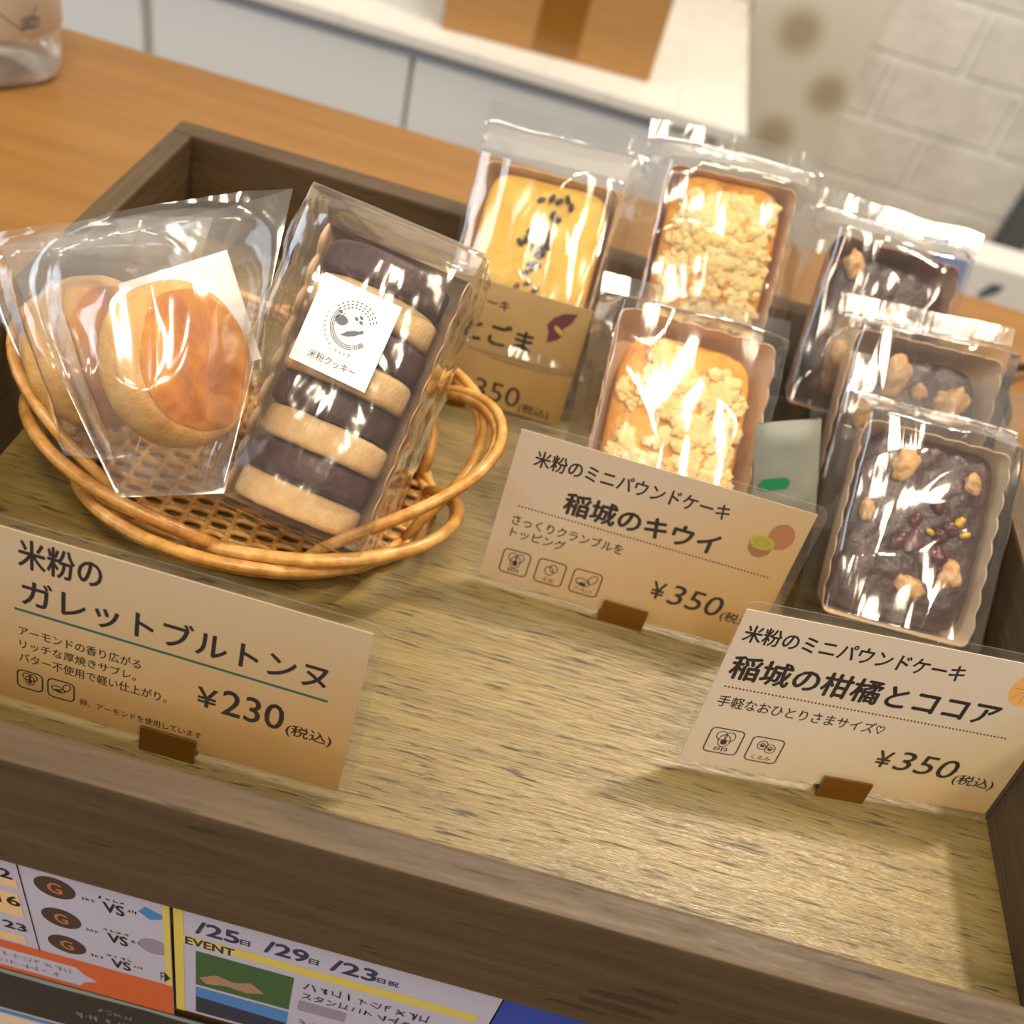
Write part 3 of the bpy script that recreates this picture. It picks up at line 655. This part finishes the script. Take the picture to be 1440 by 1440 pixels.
for i, (x, y, r) in enumerate(((.0005, .046, .0016), (.0135, .040, .0022), (.011, .016, .0016), (.004, .034, .0014), (.0165, .036, .0018), (-.008, .041, .0013))):
    lump('candied_peel_piece', M['peel'], ck, (x, y, .0045), r, (1.2, .7, .6), i + 60, .3, i * .9)
# second bag column at the right edge of the picture
# small packet of drying agent beside the cocoa cakes
f = frame((0.0955, 0.2610, 0.9340), (0.85, 0.25, 0.2), (0.18, 0.45, 0.9))
vs, fs = [], []
for s_ in (0, 1):
    for j in range(13):
        for i in range(11):
            x = -.011 + .022 * i / 10; y = .034 * j / 12; b = max(0, (1 - (abs(x) / .011) ** 4)) * max(0, min(1, j / 2, (12 - j) / 2))
            vs.append((x, y, (.0022 * b + .0004 * noise.noise(Vector((x * 200, y * 200, s_)))) * (1 if s_ == 0 else -1)))
for s_ in (0, 1):
    for j in range(12):
        for i in range(10):
            a = s_ * 143 + j * 11 + i; q = (a, a + 1, a + 12, a + 11); fs.append(q if s_ == 0 else q[::-1])
pk = tag(empty('drying_agent_packet', f), 'small white packet with a green mark between the crumble and cocoa cakes', 'packet')
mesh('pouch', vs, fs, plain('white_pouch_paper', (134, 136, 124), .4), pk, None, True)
p = Print(.0027); p.poly(rrect(10, 4.0, 1.9, 6, -4.5, 13.5)); p.make('green_mark', plain('green_print', (24, 120, 74), .5), pk)


# ================================================================ WICKER BASKET
BC = Vector((-0.0765, 0.2385, 0.9062)); RX, RY = 0.056, 0.041
t = NT('willow'); v = t.coords()
M['willow'] = t.pbr(t.ramp(t.noise(v, 120, 4, .6), [(.25, srgb(140, 90, 38)), (.5, srgb(196, 142, 70)), (.75, srgb(226, 182, 112))]), .32, t.bump(t.noise(v, 500, 3), .3, .0005), .55)
bk = tag(empty('wicker_basket', Matrix.Translation(BC)), 'oval open-work willow basket holding the galettes and cookies', 'basket')
bm = bmesh.new()
for k in range(30):        # spokes of the woven bottom
    y = -RY + 2 * RY * (k + .5) / 30; xr = RX * math.sqrt(max(0, 1 - (y / RY) ** 2))
    pts = [Vector((x * xr, y, .0022 + .0011 * math.sin(x * xr * 420 + (k % 2) * math.pi))) for x in [q / 16 - 1 for q in range(33)]]
    tube_bm(bm, pts, .00105, 6)
for k in range(15):
    x = -RX + 2 * RX * (k + .5) / 15; yr = RY * math.sqrt(max(0, 1 - (x / RX) ** 2))
    tube_bm(bm, [Vector((x, -yr + 2 * yr * q / 12, .0022)) for q in range(13)], .0013, 6)
from_bm('woven_bottom', bm, M['willow'], bk, None, True)
def ring_pts(rx, ry, z, ph, amp, n=90, zamp=0.0, freq=9):
    return [Vector(((rx + amp * math.cos(freq * a + ph)) * math.cos(a), (ry + amp * math.cos(freq * a + ph)) * math.sin(a), z + amp * math.sin(freq * a + ph) + zamp * math.cos(a) ** 2)) for a in [2 * math.pi * k / n for k in range(n)]]
bm = bmesh.new()
for ph in (0, 2.09, 4.19): tube_bm(bm, ring_pts(RX + .001, RY + .001, .0048, ph, .0016, 120), .0015, 8, True)
from_bm('foot_border', bm, M['willow'], bk, None, True)
def arch(th, half, out, H, n_str, r=.00190, start=.006, lean=0.0):
    for s_ in range(n_str):
        pts = []
        for k in range(25):
            s = -1 + 2 * k / 24; a = math.radians(th + half * s + lean * (1 - s * s))
            b = (1 - abs(s) ** 2.3); o = s_ * .0034
            rr = 1 + (out + o * 6) * b
            pts.append(Vector((RX * rr * math.cos(a), RY * rr * math.sin(a), start + (H + o * .6) * b ** .8)))
        bm = bmesh.new(); tube_bm(bm, pts, r * random.uniform(.9, 1.1), 8)
        from_bm('willow_rod', bm, M['willow'], bk, None, True)
for th, half, out, H, n_ in ((0, 64, .30, .036, 2), (38, 58, .27, .030, 2), (85, 60, .28, .024, 2), (130, 58, .28, .028, 2), (180, 62, .34, .034, 2), (222, 56, .30, .020, 2), (268, 58, .30, .0095, 2), (318, 56, .28, .0145, 2)):
    arch(th, half, out, H, n_)

# ================================================================ COOKIES IN THE BASKET
# cookie bag: boxy gusseted bag holding a paper case with a row of cookies
CF = face_frame((-.0488, .2516, 1.0049), 52.5, -6.6, -2.8, .0935) @ Matrix.Scale(.93, 4) @ Matrix.Translation((0, 0, -.0155))
CK_L = .094
def half_case(name, mat, mtx, wd, L, depth):
    """rounded trough with scalloped upper edges"""
    NU, NV = 36, 120; vs, fs = [], []
    for inn in (0, .0004):
        for j in range(NV + 1):
            y = L * j / NV
            for i in range(NU + 1):
                s = -1 + 2 * i / NU; a = s * math.pi / 2
                x = (wd / 2 - inn) * (abs(math.sin(a)) ** .75) * (1 if s > 0 else -1); z = -(depth - inn) * abs(math.cos(a)) ** .6
                if abs(s) > .93: z += .0016 * (abs(math.sin(math.pi * j / NV * 9)) * 2 - 1) * (abs(s) - .93) / .07
                vs.append((x, y, z))
    W_ = NU + 1; N_ = W_ * (NV + 1)
    for q in (0, 1):
        for j in range(NV):
            for i in range(NU):
                a = q * N_ + j * W_ + i; f = (a, a + W_, a + W_ + 1, a + 1); fs.append(f if q else f[::-1])
    for j in range(NV):
        for i in (0, NU):
            a = j * W_ + i; fs.append((a, a + W_, a + W_ + N_, a + N_))
    for j in (0, NV):
        for i in range(NU):
            a = j * W_ + i; fs.append((a, a + 1, a + 1 + N_, a + N_))
    # end walls
    for j, d in ((0, 1), (NV, -1)):
        fs.append(tuple(j * W_ + i for i in range(W_)))
    return mesh(name, vs, fs, mat, None, mtx, True)
ccase = tag(half_case('paper_case', M['case_beige'], CF @ Matrix.Translation((0, -.0005, -.006)), .050, .0955, .026), 'beige scalloped paper trough holding the row of cookies', 'paper case', 'paper cases in the basket')
t = NT('plain_cookie'); v = t.coords(); M['cookie_pale'] = t.pbr(t.ramp(t.noise(v, 160, 4), [(.3, srgb(226, 180, 118)), (.7, srgb(240, 206, 152))]), .7, t.bump(t.noise(v, 700, 3), .5, .0006), .3)
t = NT('cocoa_cookie'); v = t.coords(); M['cookie_dark'] = t.pbr(t.ramp(t.noise(v, 200, 4), [(.3, srgb(66, 44, 40)), (.7, srgb(92, 64, 58))]), .5, t.bump(t.noise(v, 500, 3), .5, .0008), .4)
def disc(name, mat, mtx, R_, T_, seed, bev=.0022):
    NA = 72; prof = [(0, -T_ / 2), (R_ - bev, -T_ / 2)] + [(R_ - bev + bev * math.sin(a), -T_ / 2 + bev - bev * math.cos(a)) for a in (.5, 1.0, 1.57)] + [(R_, T_ / 2 - bev)] + [(R_ - bev + bev * math.cos(a), T_ / 2 - bev + bev * math.sin(a)) for a in (.5, 1.0, 1.57)] + [(R_ * .6, T_ / 2 + .0003), (0, T_ / 2 + .0003)]
    vs, fs = [], []; n = len(prof)
    for i, (r, z) in enumerate(prof):
        for k in range(NA):
            a = 2 * math.pi * k / NA; q = 1 + .012 * noise.noise(Vector((math.cos(a) * 2 + seed, math.sin(a) * 2, z * 200)))
            vs.append((r * q * math.cos(a), r * q * math.sin(a), z + .0003 * noise.noise(Vector((r * math.cos(a) * 200, r * math.sin(a) * 200, seed)))))
    for i in range(n - 1):
        for k in range(NA): fs.append((i * NA + k, i * NA + (k + 1) % NA, (i + 1) * NA + (k + 1) % NA, (i + 1) * NA + k))
    o = mesh(name, vs, fs, mat, None, mtx, True); bm = bmesh.new(); bm.from_mesh(o.data); bmesh.ops.remove_doubles(bm, verts=bm.verts, dist=1e-6); bm.to_mesh(o.data); bm.free(); return o
ordn = ['lowest', 'second lowest', 'third up', 'fourth up', 'fifth up', 'sixth up', 'second from the top', 'topmost']
for k in range(8):
    dark = k % 2 == 1
    y = .0072 + k * .0110
    m_ = CF @ Matrix.Translation((0.0005 * ((k * 7) % 3 - 1), y, -.0085 + .0008 * ((k * 5) % 3))) @ Matrix.Rotation(math.radians(-90 - 9), 4, 'X')
    tag(disc('cookie', M['cookie_dark' if dark else 'cookie_pale'], m_, .0208, .0104, k * 3.7), '%s round cookie in the boxy clear bag, %s of the row' % ('dark cocoa' if dark else 'pale', ordn[k]), 'cookie', 'cookies standing in a row in the bag')
def gusset_bag(name, mat, mtx, wd, L, zf, zb, seed, y0=-.0035):
    NU, NV = 120, 80; vs, fs = [], []
    sec = rrect(wd, zf - zb, .004, 8, 0, (zf + zb) / 2)
    P = [Vector(q) for q in sec]; P.append(P[0]); d = [0]
    for a, b in zip(P[:-1], P[1:]): d.append(d[-1] + (b - a).length)
    for j in range(NV + 1):
        v_ = j / NV; y = y0 + (L - y0) * v_; jj = 0
        for i in range(NU):
            s = d[-1] * i / NU
            while d[jj + 1] < s: jj += 1
            c = P[jj].lerp(P[jj + 1], (s - d[jj]) / max(d[jj + 1] - d[jj], 1e-9))
            x, z = c.x, c.y
            e = sstep(.93, 1.0, v_); z = z * (1 - .55 * e) + (zf - .010) * .55 * e
            eb = 1 - sstep(0, .06, v_); z = z * (1 - .5 * eb) + (zb + .010) * .5 * eb
            bulge_ = .0020 * (1 - (x / (wd / 2)) ** 2) if c.y > (zf + zb) / 2 else 0
            nrm = bulge_ * 1.8 * min(1, v_ * 8, (1 - v_) * 8) + .0007 * (1 - abs(noise.noise(Vector((x * 90, y * 45, z * 90 + seed)))) * 2.4) + .0004 * noise.noise(Vector((x * 260, y * 200, seed)))
            side = abs(c.x) > wd / 2 - .0005
            k = 1.8 if side else .55
            vs.append((x + (nrm * k if side and x > 0 else -nrm * k if side else 0), y, z + (0 if side else nrm * k * (1 if c.y > (zf + zb) / 2 else -1))))
    for j in range(NV):
        for i in range(NU):
            a = j * NU; b = a + NU; fs.append((a + i, a + (i + 1) % NU, b + (i + 1) % NU, b + i))
    fs.append(tuple(range(NU))[::-1]); fs.append(tuple(NV * NU + i for i in range(NU)))
    return mesh(name, vs, fs, mat, None, mtx, True)
cb = tag(gusset_bag('clear_bag', M['film'], CF, .0565, .1035, .0155, -.0310, 3), 'boxy clear bag with a white sticker around the striped row of cookies', 'bag', 'clear bags in the basket')
lx, ly, lw, lh = .0006, .0650, .0330, .0358
SK = Matrix.Translation((lx, ly, .0184)) @ Matrix.Rotation(math.radians(-2), 4, 'Z') @ Matrix.Scale(.775, 4)
st = prism('sticker', [(-lw / 2, -lh / 2), (lw / 2, -lh / 2), (lw / 2, lh / 2), (-lw / 2, lh / 2)], 0, .00012, M['white_paper'], cb, SK); st['label'] = 'square white sticker with a grey round emblem'
p = Print(.00018)
cx, cy = 1.6, 3.0
def arc(r, a0, a1, n=24): return [(cx + r * math.cos(math.radians(a0 + (a1 - a0) * k / n)), cy + r * math.sin(math.radians(a0 + (a1 - a0) * k / n))) for k in range(n + 1)]
for r in (7.2, 7.9, 8.6): p.line(arc(r, 150, 292), .34)
for r in (7.4, 8.6, 9.8):
    for k in range(11):
        a = 146 - k * 11.2; p.poly(circle(cx + r * math.cos(math.radians(a)), cy + r * math.sin(math.radians(a)), .52, .30, 8, math.radians(a - 90)))
for k, a in enumerate((297, 302, 307)): p.line([(cx + r * math.cos(math.radians(a)), cy + r * math.sin(math.radians(a))) for r in (7.0, 8.8)], .32)
for r in (7.2, 7.7, 8.2, 8.7): p.line(arc(r, 311, 326, 4), .32)
p.poly([(cx - 4.9 + 2.5 * math.cos(a) * (1 + .07 * math.cos(2 * a)), cy + .9 + 2.1 * math.sin(a) * (1 - .14 * max(0, math.sin(a)) ** 3)) for a in [2 * math.pi * k / 30 for k in range(30)]])
p.line([(cx - 4.9, cy + 2.7), (cx - 4.7, cy + 4.0)], .3); p.poly(circle(cx - 6.4, cy + 3.6, 1.0, .45, 14, -.3))
for a, b in ((.4, 3.6), (2.0, 4.7), (2.6, 2.9)): p.poly(circle(cx + a, cy + b, .9, .62, 14, -.4))
p.poly([(cx - 3.2, cy - 4.6), (cx - 1.0, cy - 2.2), (cx + 1.6, cy - .8), (cx + 3.2, cy - .5), (cx + 4.4, cy + .5), (cx + 5.2, cy + .2), (cx + 4.8, cy - .9), (cx + 3.6, cy - 1.5), (cx + 2.4, cy - 2.8), (cx - .4, cy - 4.2)])
for k, ch in enumerate('kotonoha cafe'):
    if ch == ' ': continue
    a = math.radians(172 + k * 9.6); x, y = cx + 10.9 * math.cos(a), cy + 10.9 * math.sin(a)
    p.text(ch, x - .45, x + .45, y - .5, y + .5, 0, 0, a + math.pi / 2)
p.text('米粉クッキー', -10.2, 10.0, -14.4, -11.0, 0.008); p.make('lettering', M['ink_grey'], st)

# galettes
t = NT('galette_side'); v = t.coords()
sx = t.n('ShaderNodeSeparateXYZ'); t.l(t.coords(), sx.inputs[0])
nz = t.noise(v, 110, 4, .6)
c_ = t.ramp(nz, [(.22, srgb(168, 104, 44)), (.45, srgb(214, 160, 86)), (.8, srgb(234, 192, 124))])
M['galette'] = t.pbr(c_, .6, t.bump(t.noise(v, 500, 4, .7), .6, .0008), .35, 0, 0, .1)
t = NT('galette_glaze'); v = t.coords(); nz = t.noise(v, 70, 4, .6, .5)
M['glaze'] = t.pbr(t.ramp(nz, [(.28, srgb(150, 70, 8)), (.5, srgb(196, 116, 18)), (.72, srgb(222, 152, 44))]), .22, t.bump(t.noise(v, 300, 3), .3, .0006), .6, 0, .5)
vcam = (CAM - Vector((-.101, .2295, .9527))).normalized()
def atd(px, py, d):   # a point d metres in front of the camera, used to set the leaning galettes
    q = Vector(((px - 720) / 1423.6, (py - 720) / 1423.6)); return CAM + (Rr * q.x - Up * q.y + Fw) * d
def galette(c, ax, label, R0=.0226, T0=.0155):
    ax = ax.normalized(); x = ax.orthogonal().normalized(); m = frame(c, x, ax.cross(x))
    e = tag(disc('galette', M['galette'], m, R0, T0, c[0] * 100, .0050), label, 'galette', 'galettes in the basket')
    # glazed top, a shallow cap with an uneven edge
    HT = T0 / 2 + .0009; NA = 64; vs, fs = [(0, 0, HT)], []
    for i in range(1, 9):
        for k in range(NA):
            a = 2 * math.pi * k / NA; R_ = (R0 - .0036) * (1 + .07 * noise.noise(Vector((math.cos(a) * 1.7, math.sin(a) * 1.7, c[0] * 50)))); r = R_ * i / 8
            vs.append((r * math.cos(a), r * math.sin(a), HT - (.0002 if i < 8 else .0010) + .00025 * noise.noise(Vector((r * math.cos(a) * 160, r * math.sin(a) * 160, 2)))))
    for k in range(NA): fs.append((0, 1 + k, 1 + (k + 1) % NA))
    for i in range(7):
        for k in range(NA): a = 1 + i * NA; fs.append((a + k, a + NA + k, a + NA + (k + 1) % NA, a + (k + 1) % NA))
    mesh('glazed_top', vs, fs, M['glaze'], e, None, True); return e
galette(Vector((-.0925, .2110, .9680)), vcam * .62 + Rr * .78 + Up * .16, 'round golden galette with a glossy glazed top, in the nearer bag')
galette(Vector((-.1255, .2290, .9480)), vcam * .5 + Rr * .85, 'pale galette half hidden behind the glazed one at the basket left end')
stk = tag(box('sticker', (-.0165, .0165, -.0165, .0165, 0, .00015), M['white_paper'], None, frame((-.0985, .2325, .9665), Rr * .95 + Up * .30, Up * .9 - Rr * .28)), 'plain white square sticker on the bag behind the glazed galette', 'sticker')
def patch_bag(name, mat, BL, BR, TR, TL, bf, bb, seed, label, cen=(.5, .5), rad=.36, crease=.0010, nu=80, nv=80):
    BL, BR, TR, TL = (Vector(q) for q in (BL, BR, TR, TL)); n = ((BR - BL).cross(TL - BL)).normalized(); O = (BL + BR + TR + TL) / 4
    vs, fs = [], []
    for side in (0, 1):
        for j in range(nv + 1):
            for i in range(nu + 1):
                u, v_ = i / nu, j / nv
                P = BL.lerp(BR, u).lerp(TL.lerp(TR, u), v_)
                e = min(1, min(u, 1 - u) * 5, v_ * 5); e = e * e * (3 - 2 * e)
                dd = math.hypot(u - cen[0], (v_ - cen[1]) * 1.1); b = 1 - sstep(rad * .35, rad * 1.5, dd)
                openm = .25 * sstep(.75, 1, v_) * math.sin(math.pi * u)
                q = Vector((u * 3 + v_ * 1.5, v_ * 2.2 - u * 1.0, seed * 3.1 + side * 2)); rg = 1 - abs(noise.noise(q)) * 2.5
                q2 = Vector((u * 5.5, v_ * 1.6, seed + side * 7)); rg2 = 1 - abs(noise.noise(q2)) * 2.5
                wr = crease * (rg + .7 * rg2)
                h = max(b * e, openm) * (bf if side == 0 else bb) + abs(wr) * e
                vs.append(P + n * (h if side == 0 else -h) - O)
    W_ = nu + 1; N_ = W_ * (nv + 1)
    for j in range(nv):
        for i in range(nu):
            a = j * W_ + i; fs.append((a, a + 1, a + W_ + 1, a + W_)); fs.append((N_ + a, N_ + a + W_, N_ + a + W_ + 1, N_ + a + 1))
    return tag(mesh(name, vs, fs, mat, None, Matrix.Translation(O), True), label, 'bag', 'clear bags in the basket')
patch_bag('clear_bag', M['film_soft'], (-.0985, .1837, .9395), (-.0720, .1930, .9430), (-.0797, .2609, 1.0010), (-.1494, .2255, .9790), .026, .018, 1, 'soft wide-topped clear bag around the glazed galette', (.50, .47), .50)
patch_bag('clear_bag', M['film_soft'], (-.1224, .1998, .9325), (-.1032, .2041, .9333), (-.1062, .2688, .9794), (-.1716, .2422, .9640), .020, .022, 5, 'clear bag around the half hidden galette at the left', (.45, .45), .50)

# ================================================================ BOTTLE, CABLE
bt = tag(empty('water_bottle', Matrix.Translation((-0.2990, 0.472, 0.9))), 'clear water bottle with a pale drawn label on the counter corner', 'bottle')
def lathe(name, prof, mat, parent, n=64, fold=0.0):
    vs, fs = [], []
    for i, (r, z) in enumerate(prof):
        for k in range(n):
            a = 2 * math.pi * k / n; q = 1 + (fold * math.cos(5 * a) * max(0, 1 - z / .022) if fold else 0)
            vs.append((r * q * math.cos(a), r * q * math.sin(a), z))
    for i in range(len(prof) - 1):
        for k in range(n): fs.append((i * n + k, i * n + (k + 1) % n, (i + 1) * n + (k + 1) % n, (i + 1) * n + k))
    return mesh(name, vs, fs, mat, parent, None, True)
M['pet'] = film('clear_plastic', 0.16, 0.05, 60, 0.4, 0.003, 3.5, (1, 1, 1), (0.80, 0.90, 1.0, 1))
lathe('bottle_body', [(0, .006), (.012, .0045), (.020, .0012), (.0245, .0004), (.0285, .003), (.0305, .008), (.0312, .014), (.0300, .019), (.0318, .024), (.0318, .155), (.030, .165), (.018, .188), (.0135, .196), (.0135, .206), (0, .206)], M['pet'], bt, 80, .05)
lathe('label_sleeve', [(.0320, .026), (.03225, .0262), (.03225, .150), (.0320, .1502)], plain('label_film', (226, 220, 216), .4), bt, 80)
lathe('cap', [(0, .222), (.0145, .222), (.0152, .220), (.0152, .204), (.0140, .204)], plain('white_cap', (232, 232, 230), .4), bt)
bm = bmesh.new()
def on_label(u, z, r=.0324):   # u: arc length in m from the side that faces the camera
    a = -math.pi / 2 + .55 + u / r; return Vector((r * math.cos(a), r * math.sin(a), z))
tube_bm(bm, [on_label(-.012 + .026 * k / 20, .066 - .036 * (k / 20) ** .55) for k in range(21)], .0003, 5)
tube_bm(bm, [on_label(-.040 + .030 * k / 16, .052 + .0022 * (k % 2)) for k in range(17)], .0003, 5)
for q in range(3): tube_bm(bm, [on_label(.016 + .0028 * math.cos(a) + q * .0018, .0335 + .0026 * math.sin(a)) for a in [k * .5 for k in range(13)]], .0003, 5)
tube_bm(bm, [on_label(.013 + .009 * k / 8, .0300 + .010 * (k / 8)) for k in range(9)], .0003, 5)
tube_bm(bm, [on_label(.008 + .004 * k / 8, .0565 + .002 * math.sin(k)) for k in range(9)], .0004, 5)
from_bm('label_drawing', bm, plain('label_ink', (90, 82, 84), .6), bt, None, True)
bm = bmesh.new(); tube_bm(bm, smooth_path([(0.262, .470, .9022), (0.240, .462, .906), (0.222, .440, .914), (0.2165, .425, .912), (0.2195, .412, .905), (0.2105, .396, .9022), (0.199, .384, .9022), (.196, .37, .9022), (.21, .34, .9022)], 60), .0021, 10)
tag(from_bm('cable', bm, plain('black_cable', (20, 18, 16), .45), None, None, True), 'black cable lying on the counter beside the right back corner of the tray', 'cable')

# ================================================================ FLYERS ON THE COUNTER FRONT
FLM = Matrix(((1, 0, 0, 0), (0, 0, -1, 0), (0, 1, 0, 0), (0, 0, 0, 1)))   # x right, y up, z towards the viewer
def flyer(name, x0, x1, z0, z1, mat, label, y=.1046):
    e = tag(empty(name, Matrix.Translation((x0, y, z0)) @ FLM), label, 'flyer', 'flyers on the counter front')
    prism('sheet', [(0, 0), (x1 - x0, 0), (x1 - x0, z1 - z0), (0, z1 - z0)], -.0003, 0, mat, e); return e
WH = plain('flyer_white_shaded', (186, 182, 204), .5); OR_ = plain('flyer_orange', (206, 92, 44), .5); PE = plain('flyer_peach', (232, 190, 140), .5)  # white flyer paper darkened to lavender for the shade below the tray
YE = plain('flyer_yellow', (214, 194, 92), .5); NV_ = plain('flyer_navy', (34, 40, 66), .5); DK = plain('flyer_black', (34, 30, 32), .5)
BL_ = plain('flyer_blue', (26, 62, 168), .45); OV = plain('oval_brown', (66, 46, 42), .5); OV2 = plain('oval_orange', (176, 108, 60), .5); SB = plain('print_light_blue', (66, 128, 196), .5); GY = plain('print_grey', (146, 136, 156), .5); GN = plain('photo_green', (52, 92, 52), .5); TN = plain('photo_tan', (168, 128, 100), .5)
def layer(parent, name, polys, mat, z):
    p = Print(z)
    for q in polys: p.poly(q)
    return p.make(name, mat, parent)
R4 = lambda x0, x1, y0, y1: [(x0, y0), (x1, y0), (x1, y1), (x0, y1)]
# schedule flyer: x0 = -0.150, x1 = -0.050, z0 = .803
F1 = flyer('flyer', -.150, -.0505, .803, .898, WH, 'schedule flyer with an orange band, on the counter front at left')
# local coords in mm: X = (x+.150)*1000, Y = (z-.806)*1000
layer(F1, 'peach_rows', [R4(0, 57.5, 47, 62), R4(0, 58, 66, 71), R4(0, 56, 28, 33)], PE, .0001)
p = Print(.00015); p.line([(59.5, 26), (59.5, 90)], .35); p.text('12', 51.0, 57.0, 71.0, 76.2, .03); p.text('16', 51.0, 57.2, 54.0, 60.0, .03); p.text('23', 50.4, 57.0, 37.0, 42.0, .03)
for z in (68, 48, 30): p.text('VS', 81.5, 87.0, z - 1, z + 5, .02); p.scribble(80.0, 88.0, z + 6, z + 8, 4, .2, z); p.scribble(75.4, 79.2, z + 2.5, z + 4.6, 3, .2, z + 1); p.scribble(88.0, 90.6, z + 2.5, z + 4.6, 3, .2, z + 2)
p.text('F▶', 96.0, 99.0, 28, 36); p.make('lettering', M['ink'], F1)
layer(F1, 'brown_oval', [circle(68.6, z, 5.6, 6.0, 30) for z in (73, 54, 36)], OV, .0001)
p = Print(.00016)
for z in (73, 54, 36): p.text('G', 66.8, 70.4, z - 3, z + 3, .03)
p.make('oval_letter', OV2, F1)
layer(F1, 'blue_mark', [[(91.0, 73), (93, 77), (96, 75), (99, 74), (96.6, 71), (94, 69.6)]], SB, .0001)
layer(F1, 'grey_mark', [circle(94.6, 52, 4.4, 5.0, 24)], GY, .0001)
layer(F1, 'orange_band', [R4(0, 99.4, 2, 26)], OR_, .0001)
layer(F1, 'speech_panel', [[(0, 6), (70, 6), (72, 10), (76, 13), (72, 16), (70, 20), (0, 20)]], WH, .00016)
p = Print(.0002); p.scribble(40, 69, 14, 18, 9); p.scribble(42, 64, 8, 12, 7); p.make('speech_lettering', M['ink_grey'], F1)
layer(F1, 'yellow_edge', [R4(97.6, 99.4, 26, 92)], YE, .00012)
# event flyer: x0 = -0.0475, z0 .80
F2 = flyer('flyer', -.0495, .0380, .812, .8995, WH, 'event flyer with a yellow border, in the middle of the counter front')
layer(F2, 'yellow_border', [R4(0, 2.6, 0, 87.5), R4(2.6, 84, 52, 57)], YE, .0001)
p = Print(.00015)
for txt, sm, a, b, c in (('/25', '日', 6.0, 17.6, 20.6), ('/29', '日', 24.6, 36.2, 39.2), ('/23', '日祝', 42.6, 54.8, 61.0)):
    p.text(txt, a, b, 60.5, 68.0, .028); p.text(sm, b + .5, c, 61.0, 64.2, .02)
p.text('EVENT', 3.2, 16.6, 51.6, 56.4, .03); p.text('ハ', 36.5, 40.2, 42.5, 47, .01); p.scribble(40.8, 73, 42, 48, 9, .4); p.text('スタン', 36.5, 46.5, 35.5, 40, .01); p.scribble(47, 72, 35, 40.5, 7, .4); p.scribble(36.5, 64, 14, 20, 8, .4, 3); p.make('lettering', plain('print_navy', (44, 46, 84), .5), F2)
layer(F2, 'green_photo', [R4(6.0, 33.6, 24, 48.3)], GN, .0001)
layer(F2, 'animal_shape', [[(7, 30), (12, 35), (17, 33), (22, 36), (26, 31), (21, 28), (15, 29), (9, 26.5)]], TN, .00016)
layer(F2, 'dark_photo', [R4(6.0, 33.6, 2, 22)], NV_, .0001)
layer(F2, 'sky_strip', [[(6.0, 15), (33.6, 13), (33.6, 22), (6.0, 22)]], SB, .00016)
layer(F2, 'grey_photo', [R4(36, 50, 26, 33.5)], GY, .0001)
F3 = flyer('flyer', .0385, .17, .800, .8995, BL_, 'plain deep blue flyer, on the counter front at right')
F4 = flyer('flyer', -.150, -.020, .768, .8058, DK, 'black flyer with a silver wavy edge, below the schedule flyer', .1043)
layer(F4, 'silver_edge', [[(0, 34), (30, 35), (60, 34), (90, 35.4), (112, 34), (129, 35), (129, 37.6), (0, 37.6)]], plain('silver_print', (136, 148, 142), .4), .0001)
p = Print(.00015); p.scribble(66, 92, 12, 18, 8, .4); p.scribble(74, 86, 22, 26, 4, .3); p.make('lettering', plain('print_silver', (150, 146, 140), .5), F4)
layer(F4, 'blue_block', [R4(98, 129, 4, 30)], BL_, .0001)
F5 = flyer('flyer', -.150, -.060, .700, .7675, plain('flyer_cream', (226, 204, 176), .5), 'cream flyer with a blue rim, lowest on the counter front at left', .1043)
layer(F5, 'blue_rim', [R4(0, 90, 63, 67.3)], SB, .0001)
p = Print(.00015); p.scribble(44, 66, 48, 58, 5, .6); p.make('lettering', OR_, F5)
